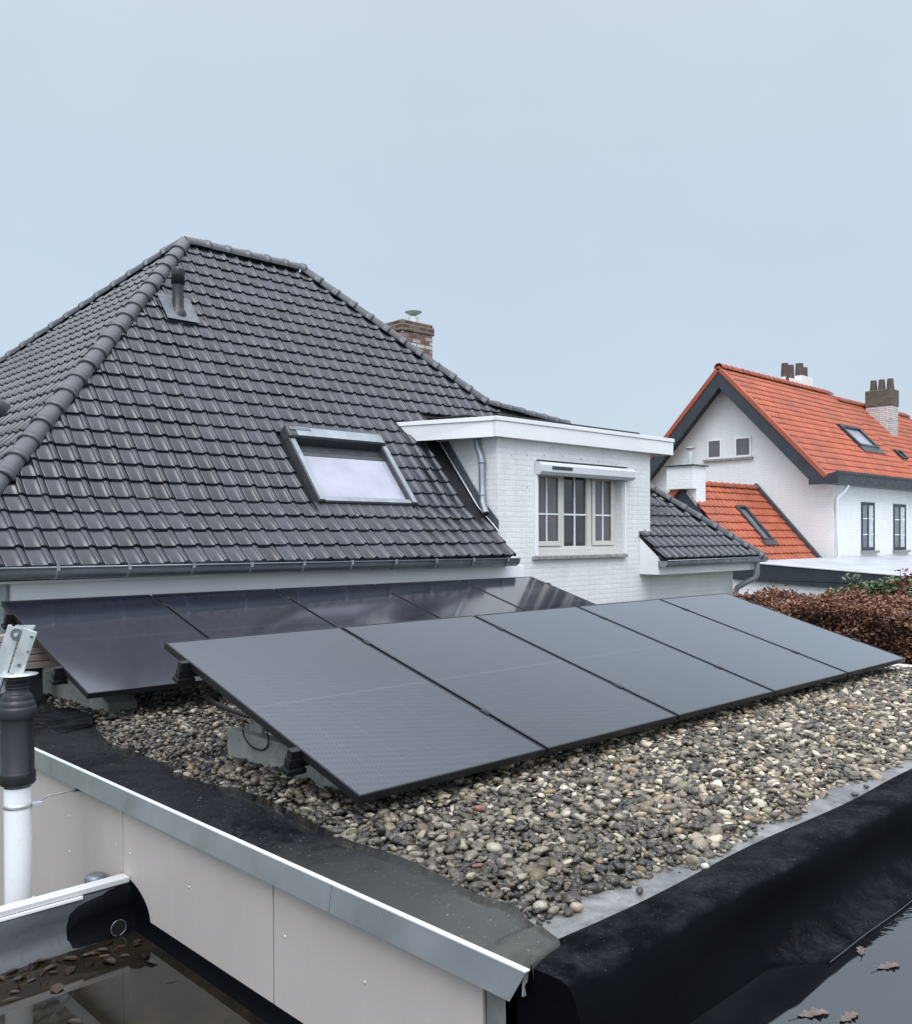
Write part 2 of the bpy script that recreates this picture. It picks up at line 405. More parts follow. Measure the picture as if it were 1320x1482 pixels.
# front light membrane sheets between gravel and roll
sh=MB(); xs=[1.95,3.02,3.85,4.62,5.4,6.2,7.05,8.15]
for i in range(len(xs)-1):
    sh.prism([(xs[i]-.02,1.60,-1.160+.003*(i%2)),(xs[i+1]+.05,1.60,-1.160+.003*(i%2)),(xs[i+1]+.11,2.3,-1.157+.003*(i%2)),(xs[i]+.04,2.3,-1.157+.003*(i%2))],(0,0,.006))
sh.build('membrane_sheet','inner',fr,bevel=.002)
# black membrane roll along the front, draped down to the lower roof
nx,prof=260,[]
mbv=MB(); X0,X1=1.80,11.5
def wn(x,k,ph): return math.sin(x*k+ph)
rows=[]
for i in range(nx+1):
    x=X0+(X1-X0)*(i/nx)**1.35
    w1=.012*wn(x,3.1,.4)+.008*wn(x,7.3,1.7)+.005*wn(x,13,2.2); w2=.018*wn(x,2.1,1.3)+.010*wn(x,5.2,.2)
    fl=min(1,max(0,(x-2.72)/.22)); fl=fl*fl*(3-2*fl)
    inner=1.66+.010*wn(x,4.2,.9)-.006*(x-2)+(.0 if x>2.1 else 0)
    w1*=.7; w3=.0035*wn(x,21,.3)+.0025*wn(x,37,1.1)
    P=[(inner,-1.150),(inner-.03,-1.139+.003*wn(x,9,0)),(1.60,-1.134+w3*.5),(1.54+w1*.4,-1.131+w1*.2+w3),(1.475+w1*.5,-1.130+w1*.2+w3),(1.452+w1*.6,-1.136+w3),(1.437+w1*.7,-1.154),
       (1.428+w2*.6,-1.20),(1.424+w2,-1.24),(1.420+w2,-1.28),(1.414+w2*.8-.012*fl,-1.315),(1.405+w2*.5-.03*fl,-1.345+.0*fl),(1.398-.062*fl+w1*.3,-1.366+.002*fl),(1.39-.10*fl,-1.384+.012*fl),(1.386-.125*fl,-1.42+.044*fl),(1.384-.127*fl,-1.46+.06*fl)]
    rows.append([(x,y,z) for y,z in P])
k=len(rows[0])
mbv.add([p for r_ in rows for p in r_],[(i*k+j,i*k+j+1,(i+1)*k+j+1,(i+1)*k+j) for i in range(nx) for j in range(k-1)],True)
# closed left end, falling to the lower roof
mbv.add([rows[0][j] for j in range(k)]+[(1.80,1.66,-2.0),(1.80,1.40,-2.0)],[tuple(list(range(k))+[k+1,k])],False)
kb=mbv.build('rubber_kerb','epdm',fr)
# glued lap seams across the kerb
for i0 in (196,240):
    sm_=MB(); sub=[[ (p[0],p[1]-.0025,p[2]+.0025) for p in rows[i]] for i in range(i0,i0+7)]
    sm_.add([p for r_ in sub for p in r_],[(i*k+j,i*k+j+1,(i+1)*k+j+1,(i+1)*k+j) for i in range(6) for j in range(1,k-4)],True); sm_.build('lap_seam','epdm_seam',fr,solid=.002)
# small light lap line along the flange foot
lp=MB()
lp.tube([(2.90+i*.3,1.2625+.004*math.sin(i*2.1),-1.3755) for i in range(24)],.0016,6); lp.build('lap_edge','upstand',fr)
# side membrane strip with pointed corner flap
st=MB(); N=120; rows=[]
for i in range(N+1):
    y=1.566+(6.9-1.566)*(i/N)**1.6
    xi=2.10+.035*math.sin(y*2.3)+.02*math.sin(y*6)+max(0,(y-4.0))*.09
    if y<1.612: xi=1.79+(y-1.566)/(1.612-1.566)*(1.965-1.79)
    elif y<1.79: xi=1.965+.058*(y-1.612)/.178
    elif y<1.9: xi=2.023+(y-1.79)/.11*.062
    lf=.008 if y<1.72 else 0
    rows.append([(1.785,y,-1.136),(1.785+(xi-1.785)*.3,y,-1.126+lf+.003*math.sin(y*5)),(1.785+(xi-1.785)*.7,y,-1.127+lf+.004*math.sin(y*8+1)),(xi,y,-1.134+lf*1.6+.003*math.sin(y*11)),(xi+.01,y,-1.165)])
st.add([p for r_ in rows for p in r_],[(i*5+j,i*5+j+1,(i+1)*5+j+1,(i+1)*5+j) for i in range(N) for j in range(4)],True)
st.build('edge_membrane','edge',fr)
pt_=MB(); pt_.prism([(2.24,5.45,-1.132),(2.02,5.35,-1.132),(2.0,6.0,-1.130),(2.36,6.12,-1.125),(2.34,5.7,-1.118)],(0,0,.01)); pt_.build('membrane_patch','epdm',fr,bevel=.004)
# aluminium edge trim in three lengths
for y0,y1 in ((1.565,2.402),(2.405,4.806),(4.809,7.1)):
    e=MB()
    pr=[(1.752,-1.215),(1.7555,-1.215),(1.7665,-1.133),(1.7665,-1.131),(1.763,-1.131)]
    e.prism([(1.752,y0+(.04 if y0<1.6 else 0),-1.216),(1.7545,y0+(.04 if y0<1.6 else 0),-1.216),(1.7655,y0,-1.130),(1.763,y0,-1.130)],(0,.001,0))
    e=MB(); s0=.045 if y0<1.6 else 0
    V=[(1.751,y0+s0,-1.217),(1.764,y0,-1.132),(1.764,y1,-1.132),(1.751,y1,-1.217),(1.7535,y0+s0,-1.217),(1.7665,y0,-1.132),(1.7665,y1,-1.132),(1.7535,y1,-1.217)]
    e.add(V,[(0,1,2,3),(7,6,5,4),(0,4,5,1),(3,2,6,7),(0,3,7,4)])
    tr=e.build('edge_trim','alu',fr)
    l=MB(); l.box(1.7625,1.7825,y0,y1,-1.132,-1.1265); l.build('trim_lip','alutop',tr,bevel=.001)
    if y0<1.6:
        h=MB(); h.prism([(1.768,y0+.012,-1.134),(1.792,y0+.012,-1.134),(1.786,y0+.012,-1.165),(1.775,y0+.012,-1.172),(1.782,y0+.012,-1.20),(1.770,y0+.012,-1.20),(1.772,y0+.012,-1.15)],(0,.006,0)); h.build('trim_hook','galv',tr)
# cladding boards with screws
ys=[(1.752,2.798),(2.806,4.046),(4.054,5.294),(5.302,6.6)]
for i,(y0,y1) in enumerate(ys):
    zb=-1.683 if i<2 else -2.9
    c=MB(); c.box(1.797,1.812,y0,y1,zb,-1.17); cb=c.build('cladding_board','clad',fr,bevel=.0015)
    for yy in (y0+.07,(y0+y1)/2,y1-.07):
        for zz in (-1.235,-1.42,-1.60):
            if random.random()<.15: continue
            s_=MB(); s_.lathe(0,0,[(0,.0035),(.0035,.003),(.006,.001),(.0065,0)],10)
            s_.v=[(1.797-z,yy+x,zz+y+.01*math.sin(yy*3)) for x,y,z in s_.v]; s_.build('screw','screw',cb)
p=MB(); p.box(1.80,1.875,1.625,1.742,-2.1,-1.175); p.build('corner_batten','post',fr,bevel=.004)
w=MB(); w.box(1.815,8.2,1.50,7.5,-4.3,-1.41); w.build('wall','epdm',fr)
# far parapet with white trim
fp=MB(); fp.box(8.19,8.30,1.5,6.9,-1.35,-1.145); fp.build('parapet','inner',fr,bevel=.006)
ft=MB(); ft.box(8.175,8.33,1.5,6.9,-1.143,-1.122); ft.build('parapet_trim','alutop',fr,bevel=.003)
# membrane flap glued on the cladding above the lower-left upstand (rounded outline)
fl=MB(); outline=[(4.06,-1.535)]+[(4.06-.285*math.sin(a)**1.0,-1.535-.145*(1-math.cos(a))) for a in np.linspace(0.12,math.pi/2,12)]+[(3.775,-1.76),(4.06,-1.76)]
fl.prism([(1.7925,y,z) for y,z in outline],(.0035,0,0)); fl.build('membrane_flap','epdm',fr)
fo=MB(); fo.add([(1.80,y,z) for y,z in ()],[])
ft2=MB(); pr=[(1.7965,-1.676),(1.792,-1.690),(1.791,-1.712),(1.785,-1.726),(1.780,-1.734),(1.772,-1.75)]
ft2.add([(x,y,z) for y in (1.5,2.2,3.0,3.79,3.99) for x,z in pr],[(i*6+j,i*6+j+1,(i+1)*6+j+1,(i+1)*6+j) for i in range(4) for j in range(5)],True); ft2.build('foot_membrane','epdm',fr)

# lower roof on the right
lr=thing('lower_roof','lower black membrane roof at right flooded with rainwater','flat roof',(6,0,-4.3))
b_=MB(); b_.box(1.9,12,-3,1.37,-4.3,-1.40); b_.build('roof_deck','epdm',lr)
wt=MB(); wt.poly([(1.82,-3,-1.385),(12,-3,-1.385),(12,1.40,-1.385),(1.82,1.40,-1.385)]); o=wt.build('water_pool','water_r'); struct(o)
# lower roof on the left with its upstand
ll=thing('lower_roof','lower roof at left with worn grey upstand, white trim and a drain hole','flat roof',(0.5,2.5,-4.3))
b_=MB(); b_.box(-3,1.81,-1,3.9,-4.3,-1.765); b_.build('roof_deck','epdm',ll)
u=MB(); nu=50; rows=[]
for i in range(nu+1):
    x=-3+(1.795+3)*(i/nu); q=.006*math.sin(x*9)+.008*math.sin(x*4.1+1)+.004*math.sin(x*23)
    dk=max(0,min(1,(x-1.5)/.2))
    rows.append([(x,4.03,-1.548),(x,3.985,-1.552),(x,3.965+q*.3,-1.575),(x,3.955+q,-1.63),(x,3.945+q,-1.68),(x,3.925+q*.7,-1.715),(x,3.890+q*.4,-1.738),(x,3.84,-1.750)])
u.add([p for r_ in rows for p in r_],[(i*8+j,i*8+j+1,(i+1)*8+j+1,(i+1)*8+j) for i in range(nu) for j in range(7)],True); u.build('upstand','upstand',ll)
u2=MB(); rows=[]
cx=[(1.50,-1.70),(1.508,-1.65),(1.525,-1.61),(1.56,-1.585),(1.62,-1.572),(1.70,-1.563),(1.796,-1.556)]
for x,zt in cx:
    rows.append([(x,3.978,zt)]+[(x,3.94-.004*j-(.05 if j==5 else .02 if j==4 else 0),zt+(-1.752-zt)*(j/5)) for j in range(1,6)])
u2.add([p for r_ in rows for p in r_],[(i*6+j,i*6+j+1,(i+1)*6+j+1,(i+1)*6+j) for i in range(len(cx)-1) for j in range(5)],True); u2.build('corner_patch','epdm',ll)
tr=MB(); tr.box(-3,1.794,3.972,4.035,-1.553,-1.528); tr.build('upstand_trim','alutop',ll,bevel=.003)
tr=MB(); tr.box(-3,1.58,3.962,3.971,-1.568,-1.5535); tr.build('trim_seam','white',ll,bevel=.002)
bw=MB(); bw.box(-3,1.79,3.985,4.03,-4.3,-1.555); bw.build('wall','clad',ll)
dr=MB(); 
ring=[]
for k_ in range(29):
    a=2*math.pi*k_/28; ring.append((1.700+.034*math.cos(a),3.878,-1.703+.034*math.sin(a)))
dr.tube(ring,.0024,8,False); dr.build('drain_ring','zincdark',ll)
dr=MB(); dr.add([(1.700+.034*math.cos(2*math.pi*k_/24),3.880,-1.703+.033*math.sin(2*math.pi*k_/24)) for k_ in range(24)],[tuple(range(23,-1,-1))]); dr.build('drain_hole','rubber',ll)
cp=MB(); cp.lathe(1.74,4.22,[(.0,-1.565),(.03,-1.567),(.045,-1.575),(.048,-1.59),(.048,-1.9)],24); cp.build('grey_cap','zincdark',ll)
wt=MB(); wt.poly([(-3,-1,-1.741),(1.79,-1,-1.741),(1.79,3.95,-1.741),(-3,3.95,-1.741)]); struct(wt.build('rain_water','water_l'))
# leaf litter in the left pool
def leaf_cloud(name,mat,pts,size,tints,flat=.0,parent=None,up=.3,seed=3):
    r=np.random.default_rng(seed); n=len(pts); pts=np.array(pts,dtype=np.float64)
    th=r.uniform(0,2*np.pi,n); 
    nz=r.normal(size=(n,3)); nz[:,2]=np.abs(nz[:,2])+up; nz/=np.linalg.norm(nz,axis=1)[:,None]
    if flat: nz=nz*(1-flat)+np.array([0,0,1.])*flat; nz/=np.linalg.norm(nz,axis=1)[:,None]
    ref=np.stack([np.cos(th),np.sin(th),np.zeros(n)],1); a=ref-nz*(ref*nz).sum(1)[:,None]; a/=np.linalg.norm(a,axis=1)[:,None]; b=np.cross(nz,a)
    L=size*r.uniform(.6,1.25,n); W=L*r.uniform(.42,.62,n); cur=L*r.uniform(.02,.16,n)
    tpl=[(-.5,0,0),(-.18,.5,1),(.22,.42,1),(.5,0,.2),(.22,-.42,1),(-.18,-.5,1),(0,0,-.2)]
    V=np.stack([pts+a*(x*L)[:,None]+b*(y*W)[:,None]+nz*(z*cur)[:,None] for x,y,z in tpl],1).reshape(-1,3)
    F=[]; 
    base=np.arange(n)*7
    quads=np.concatenate([np.stack([base+i,base+j,base+6],1) for i,j in ((0,1),(1,2),(2,3),(3,4),(4,5),(5,0))])
    o=root_loc(parent); me=bpy.data.meshes.new(name); V=V-np.array(o)
    me.vertices.add(len(V)); me.vertices.foreach_set('co',V.ravel()); nf=len(quads)
    me.loops.add(nf*3); me.loops.foreach_set('vertex_index',quads.ravel().astype(np.int32)); me.polygons.add(nf)
    me.polygons.foreach_set('loop_start',np.arange(nf,dtype=np.int32)*3); me.polygons.foreach_set('loop_total',np.full(nf,3,dtype=np.int32))
    ca=me.color_attributes.new('tint','FLOAT_COLOR','POINT'); t=np.clip(np.array(tints),0,1); arr=np.ones((len(V),4),dtype=np.float32); arr[:,:3]=np.repeat(t,7)[:,None]
    ca.data.foreach_set('color',arr.ravel()); me.materials.append(M[mat]); me.update(calc_edges=True); me.validate()
    ob=bpy.data.objects.new(name,me); COL.objects.link(ob)
    if parent is not None: ob.parent=parent
    return ob
pp=[];tt=[]
for _ in range(80):
    x=random.uniform(.9,1.74); y=3.86-abs(random.gauss(0,.10)); 
    if x>1.55: y=3.86-abs(random.gauss(0,.13))
    pp.append((x,y,-1.741+random.uniform(-.004,.004))); tt.append(random.uniform(0,.75))
for _ in range(16):
    pp.append((random.uniform(.9,1.7),random.uniform(2.8,3.8),-1.741+random.uniform(-.006,.002))); tt.append(random.uniform(0,.6))
lt=leaf_cloud('leaf_litter','litter',pp,.066,tt,flat=.975,seed=5); tag(lt,'brown leaf litter floating along the upstand in the left pool','leaf litter',kind='stuff')

# ================================================================== GRAVEL
def ico(sub):
    bm=bmesh.new(); bmesh.ops.create_icosphere(bm,subdivisions=sub,radius=1); v=np.array([x.co[:] for x in bm.verts]); f=np.array([[q.index for q in p.verts] for p in bm.faces]); bm.free(); return v,f
def front_edge(x): return 1.733+.028*math.sin(x*3.3+.5)+.022*math.sin(x*8.1)+.014*math.sin(x*17)+(.03 if x<2.4 else 0)
def left_edge(y): return 2.085+.03*math.sin(y*2.3)+.02*math.sin(y*6)+max(0,(y-4.0))*.08
PAL=np.array([(.028,.026,.025),(.05,.044,.036),(.085,.075,.058),(.145,.125,.092),(.23,.195,.145),(.34,.30,.225),(.50,.46,.37),(.27,.20,.11),(.18,.125,.075),(.25,.10,.065),(.12,.12,.07)])
PW=np.array([.17,.18,.17,.15,.13,.105,.062,.022,.024,.003,.018]); PW/=PW.sum()
stones=[]
sp=.0226
y=1.66
while y<7.1:
    hid=(3.15<y<4.4) or (5.75<y<6.9)
    s_=sp*1.35 if (hid or y>4.6) else sp
    x=2.0
    while x<8.17:
        jx=x+random.uniform(-.5,.5)*s_; jy=y+random.uniform(-.5,.5)*s_
        fe=front_edge(jx)+random.gauss(0,.014)
        bare=((jx-2.17)/.17)**2+((jy-5.72)/.27)**2<1 
        if jy>fe and jx>left_edge(jy)+random.gauss(0,.012) and not (bare and random.random()<.985):
            edge=min(1,(jy-fe)/.07,(jx-left_edge(jy))/.10)
            stones.append((jx,jy,edge,0 if (jy<3.1 or (jx<2.9 and jy<4.2)) else 1))
        x+=s_
    y+=s_*.9
S=np.array(stones); n=len(S)
def pebbles(S,sub,out):
    v,f=ico(sub); n=len(S); r=rng
    var=[]
    for k_ in range(14):
        ph=r.uniform(0,6,6); q=v.copy()
        dsp=1+.10*np.sin(v[:,0]*2.2+ph[0])+.09*np.sin(v[:,1]*2.6+ph[1])+.08*np.sin(v[:,2]*2.9+ph[2])+.05*np.sin(v[:,0]*4.1+v[:,1]*3.3+ph[3])
        var.append(q*dsp[:,None])
    var=np.array(var); idx=r.integers(0,14,n)
    Lx=r.lognormal(math.log(.0162),.37,n).clip(.007,.036); Ly=Lx*r.uniform(.52,.86,n); Lz=Lx*r.uniform(.32,.56,n)
    th=r.uniform(0,2*np.pi,n); tl=r.normal(0,.32,n); tl2=r.normal(0,.3,n)
    V=var[idx]*np.stack([Lx,Ly,Lz],1)[:,None,:]
    c,s=np.cos(tl)[:,None],np.sin(tl)[:,None]; X=V[:,:,0]*c+V[:,:,2]*s; Z=-V[:,:,0]*s+V[:,:,2]*c; Y=V[:,:,1]
    c,s=np.cos(tl2)[:,None],np.sin(tl2)[:,None]; Y2=Y*c-Z*s; Z=Y*s+Z*c
    c,s=np.cos(th)[:,None],np.sin(th)[:,None]; X2=X*c-Y2*s; Y3=X*s+Y2*c
    hz=r.uniform(-.010,.016,n)
    z0=GZ-.020+Lz*.45+(hz+.012)*np.clip(S[:,2],0,1)+.007*np.sin(S[:,0]*3.7)*np.sin(S[:,1]*4.3)*np.clip(S[:,2],0,1)
    P=np.stack([X2+S[:,0][:,None],Y3+S[:,1][:,None],Z+z0[:,None]],2).reshape(-1,3)
    F=(f[None]+(np.arange(n)*len(v))[:,None,None]).reshape(-1,3)
    ci=r.choice(len(PAL),n,p=PW); C=PAL[ci]*np.array([.84,.81,.755])*r.uniform(.8,1.25,n)[:,None]
    # dirtier, wetter, darker stones toward the left edge
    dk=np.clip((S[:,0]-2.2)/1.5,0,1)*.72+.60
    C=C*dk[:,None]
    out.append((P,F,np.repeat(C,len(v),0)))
outs=[]; pebbles(S[S[:,3]==0],2,outs); pebbles(S[S[:,3]==1],1,outs)
def mesh_np(name,outs,mat):
    Vs=[];Fs=[];Cs=[];o=0
    for P,F,C in outs: Vs.append(P);Fs.append(F+o);Cs.append(C);o+=len(P)
    V=np.concatenate(Vs);F=np.concatenate(Fs);C=np.concatenate(Cs)
    me=bpy.data.meshes.new(name); me.vertices.add(len(V)); me.vertices.foreach_set('co',V.astype(np.float32).ravel())
    nf=len(F); me.loops.add(nf*3); me.loops.foreach_set('vertex_index',F.astype(np.int32).ravel()); me.polygons.add(nf)
    me.polygons.foreach_set('loop_start',np.arange(nf,dtype=np.int32)*3); me.polygons.foreach_set('loop_total',np.full(nf,3,dtype=np.int32)); me.polygons.foreach_set('use_smooth',np.ones(nf,dtype=bool))
    ca=me.color_attributes.new('tint','FLOAT_COLOR','POINT'); arr=np.ones((len(V),4),dtype=np.float32); arr[:,:3]=C; ca.data.foreach_set('color',arr.ravel())
    me.materials.append(M[mat]); me.update(calc_edges=True)
    ob=bpy.data.objects.new(name,me); COL.objects.link(ob); return ob
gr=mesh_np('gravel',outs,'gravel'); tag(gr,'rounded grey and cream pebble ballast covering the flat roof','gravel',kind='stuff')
bed=MB(); bed.box(2.12,8.17,1.86,7.2,-1.168,-1.150); bo=bed.build('gravel_bed','blackmat',fr)

# ================================================================== SOLAR PANELS
PW_,PL=1.134,1.7218
def make_panel():
    root=thing('solar_panel','','solar panel')
    f=MB(); t=.011
    f.box(0,PW_,0,t,-.035,0); f.box(0,PW_,PL-t,PL,-.035,0); f.box(0,t,t,PL-t,-.035,0); f.box(PW_-t,PW_,t,PL-t,-.035,0)
    f.build('frame','blackframe',root,bevel=.0012,seg=1)
    gl=MB(); gl.poly([(t,t,-.0018),(PW_-t,t,-.0018),(PW_-t,PL-t,-.0018),(t,PL-t,-.0018)]); gl.build('cell_glass','pv',root)
    bk=MB(); bk.poly([(t,t,-.028),(t,PL-t,-.028),(PW_-t,PL-t,-.028),(PW_-t,t,-.028)]); bk.build('backsheet','blackframe',root)
    for s in (.25,.84):
        c=MB(); c.box(PW_-.006,PW_+.026,s*PL-.03,s*PL+.03,.0008,.0045); c.build('clamp','blackframe',root,bevel=.001,seg=1)
    return root
proto=make_panel()
rows_=[('front row',(2.2244,2.8451,-1.0227),-.00252),('back row',(2.2173,5.4744,-.9356),-.02374)]
ordn=['first','second','third','fourth','fifth']
first=True
for rn,o0,yaw in rows_:
    for i in range(5):
        p=proto if first else copy_tree(proto); first=False
        p.location=(o0[0]+i*1.154*math.cos(yaw),o0[1]+i*1.154*math.sin(yaw),o0[2]); p.rotation_euler=(.27947,0,yaw)
        where={'front row':'front row above the pebbles','back row':'back row under the house gutter'}[rn]
        p['label']='%s black solar panel from the left in the %s'%(ordn[i],where); p['group']='solar panels in two rows'
# mounting rails
tilt=.27947
for rn,o0,yaw in rows_:
    for s in (.25,.84):
        b=s*PL; O=Vector(o0); y0=b*math.cos(tilt); z0=b*math.sin(tilt)
        rl=thing('mounting_rail','black mounting rail under the %s of panels, %s of the two'%(rn,'lower' if s<.5 else 'upper'),'mounting rail',(o0[0],o0[1]+y0,o0[2]+z0),'mounting rails under the panels')
        m=MB(); a=Vector((math.cos(yaw),math.sin(yaw),0)); bb=Vector((-math.sin(yaw)*math.cos(tilt),math.cos(tilt)*math.cos(yaw),math.sin(tilt))); nn=a.cross(bb)
        Oc=O+bb*b
        m.frame_box(Oc,a,bb,nn,-.055,5.82,-.02,.02,-.078,-.0365); m.build('rail_profile','blackframe',rl,bevel=.002)
        m=MB(); m.frame_box(Oc,a,bb,nn,-.05,-.004,-.018,.018,-.0355,.002); m.build('end_clamp','blackframe',rl,bevel=.002)
        m=MB(); m.frame_box(Oc,a,bb,nn,-.065,.03,-.036,.028,-.104,-.0795); m.build('rail_foot','blackframe',rl,bevel=.003)
# concrete ballast blocks
def block(x,y0,y1,h,label,up=True):
    t=thing('ballast_block',label,'ballast block',(x+.1,y0,-1.15),'concrete ballast blocks')
    m=MB(); z0=-1.16
    m.prism([(x,y0,z0),(x,y1,z0),(x,y1,h),(x,y1-.3,h+.004),(x,y0+.30,h+.008),(x,y0+.04,-1.055),(x,y0,-1.07)],(.20,0,0)); m.build('beam','concrete',t,bevel=.006)
    if up:
        q=MB(); q.prism([(x+.06,y1-.24,h-.01),(x+.06,y1-.12,h-.01),(x+.06,y1-.12,h+.135),(x+.06,y1-.24,h+.10)],(.12,0,0)); q.build('upright','concrete',t,bevel=.004)
    return t
for i,x in enumerate((2.45,4.15,5.9,7.6)):
    block(x,3.10,4.25,-1.0,['grey concrete ballast block at the open left end of the front row','second concrete block hidden under the front row','third concrete block hidden under the front row','concrete block under the far end of the front row'][i])
for i,x in enumerate((2.47,4.15,5.9,7.5)):
    block(x,5.78,6.93,-.985,['greenish concrete ballast block at the left end of the back row','second concrete block under the back row','third concrete block under the back row','concrete block under the far end of the back row'][i],False)
# cable loop, white sheet, dark conduit
c=MB(); path=[]
for k_ in range(40):
    a=2*math.pi*1.2*k_/39+1.2; path.append((2.432-.012*math.sin(k_*.3),3.935+.108*math.cos(a),-.967+.088*math.sin(a)))
path=[(2.437,3.75,-.83),(2.435,3.83,-.89)]+path+[(2.445,4.0,-.85),(2.47,4.04,-.82)]
c.tube(path,.0042,8); tag(c.build('cable','rubber'),'thin black cable looped over the front concrete block','cable')
c=MB(); c.add([(2.49,3.80,-.990),(2.61,3.78,-.988),(2.64,3.98,-.985),(2.51,3.99,-.988),(2.54,3.89,-.915),(2.60,3.90,-.93)],[(0,1,4),(1,5,4),(1,2,5),(2,3,4),(2,4,5),(3,0,4)],True); tag(c.build('plastic_scrap','pvc'),'crumpled white plastic scrap lying on the front concrete block','plastic scrap')
c=MB(); c.tube([(3.05,5.60,-1.075),(3.0,5.3,-1.088),(2.96,4.95,-1.09),(2.93,4.6,-1.09)],.016,10); tag(c.build('conduit','rubber'),'dark conduit lying on pebbles between the panel rows','conduit')
# loose pebbles on the front membrane
def loose(x,y,sx,c,label,z=-1.150):
    v,f=ico(3); ph=random.uniform(0,6); dsp=1+.08*np.sin(v[:,0]*2.3+ph)+.07*np.sin(v[:,1]*2.7+ph*2); q=v*dsp[:,None]*np.array([sx,sx*.8,sx*.62])
    a=random.uniform(0,3); q=np.stack([q[:,0]*math.cos(a)-q[:,1]*math.sin(a)+x,q[:,0]*math.sin(a)+q[:,1]*math.cos(a)+y,q[:,2]+z+sx*.58],1)
    ob=mesh_np('pebble',[(q,f,np.tile(np.array(c),(len(q),1)))],'gravel'); tag(ob,label,'pebble','loose pebbles on the edge membrane')
loose(2.205,1.745,.021,(.30,.235,.16),'round tan pebble at the front corner of the gravel')
loose(2.46,1.69,.017,(.05,.05,.05),'dark pebble on grey membrane nearest the roof corner')
loose(2.83,1.69,.017,(.06,.06,.06),'dark pebble beside a pale one on the grey membrane')
loose(2.80,1.655,.016,(.48,.46,.42),'pale oval pebble on the grey membrane beside the black kerb')
loose(3.22,1.71,.020,(.16,.155,.13),'upright grey pebble standing on the membrane strip')
loose(4.05,1.655,.016,(.05,.05,.055),'small dark pebble far along the membrane strip')
loose(4.22,1.67,.014,(.06,.065,.07),'tiny dark pebble furthest along the membrane strip')
# fallen leaves on the right pool
def oak(x,y,a,L,label):
    n=26; vs=[];
    for i in range(n):
        t=i/(n-1); half=(.34*math.sin(math.pi*min(1,t*1.02))**.7)*(1+.34*math.sin(t*24)) 
        vs.append((t-.5,half))
    up=[(u_,h_) for u_,h_ in vs]; dn=[(u_,-h_*.9) for u_,h_ in reversed(vs[1:-1])]
    out=up+dn; m=MB(); pts=[]
    for u_,h_ in out:
        X=u_*L; Y=h_*L*.5; Z=.004+.10*L*(abs(h_)*1.6)**2+.03*L*math.sin(u_*7)
        pts.append((x+X*math.cos(a)-Y*math.sin(a),y+X*math.sin(a)+Y*math.cos(a),-1.385+Z))
    c0=(x,y,-1.381); m.add(pts+[c0],[(i,(i+1)%len(pts),len(pts)) for i in range(len(pts))],False)
    r0=Vector((x,y,-1.379))
    rt=thing('fallen_leaf',label,'leaf',(x,y,-1.385),'fallen leaves on the right pool')
    m.build('blade','dryleaf',rt)
    s_=MB(); d_=Vector((math.cos(a),math.sin(a),0)); s_.tube([tuple(r0-d_*L*.45),tuple(r0-d_*L*.75+Vector((0,0,.004)))],.0012,6); s_.build('stalk','dryleaf',rt)
oak(3.07,1.232,.4,.07,'small curled leaf on the pool nearest the black kerb')
oak(3.02,1.125,-.5,.09,'long lobed brown leaf on the pool below the small curled one')
oak(2.565,1.165,-.6,.105,'broad brown leaf at the edge of the kerb reflection')
oak(2.62,1.085,-.2,.085,'pinkish brown leaf beside the broad one at the frame bottom')

# ================================================================== VENT PIPE (left foreground)
vx,vy=1.408,4.25
vp=thing('vent_pipe','white plastic flue pipe with ribbed black cap clamped to beige cladding','vent pipe',(vx,vy,-4.3))
m=MB(); m.lathe(vx,vy,[(.0555,-4.3),(.0555,-1.66)]+[(.0565,-1.655),(.0565,-1.10)],40); m.build('white_pipe','pvc',vp)
m=MB(); m.lathe(vx,vy,[(.058,-1.088),(.071,-1.086),(.0755,-1.078),(.0755,-1.040),(.074,-1.033),(.0695,-1.028),(.0695,-.80),(.068,-.79)],48); m.build('black_sleeve','blackplastic',vp)
m=MB(); m.lathe(vx,vy,[(.068,-.792),(.0835,-.793),(.0845,-.788),(.0825,-.752),(.079,-.744),(.0765,-.742),(.0765,-.736),(.0735,-.724),(.070,-.718),(.0665,-.716),(.066,-.709),(.0625,-.695),(.058,-.688),(.053,-.686),(.050,-.680),(.0465,-.672),(.0455,-.664),(.0455,-.630),(.048,-.626),(.048,-.612),(.0,-.610)],48); m.build('ribbed_cap','blackplastic',vp)
for z in (-.648,-.6625): 
    m=MB(); m.lathe(vx,vy,[(.0485,z),(.0505,z+.002),(.0505,z+.006),(.0485,z+.008)],32); m.build('cap_ring','blackplastic',vp)
m=MB(); m.lathe(vx,vy,[(.0572,-1.192),(.0592,-1.191),(.0592,-1.172),(.0572,-1.171)],40); cl=m.build('pipe_clamp','galv',vp)
m=MB(); m.box(vx+.045,vx+.085,vy-.058,vy-.032,-1.192,-1.171); m.build('clamp_lug','galv',cl,bevel=.002)
m=MB(); m.tube([(vx+.075,vy-.025,-1.180),(1.60,4.42,-1.215),(1.797,4.55,-1.248)],.0042,8); m.build('stay_rod','galv',cl)
m=MB(); m.tube([(1.765,4.528,-1.243),(1.797,4.55,-1.248)],.009,8); m.build('stay_socket','zincdark',cl)
m=MB(); m.lathe(vx+.056,vy-.02,[(.006,-1.66),(.0075,-1.655),(.0075,-1.60),(.003,-1.595)],10); m.build('pipe_seam','pvc',vp)
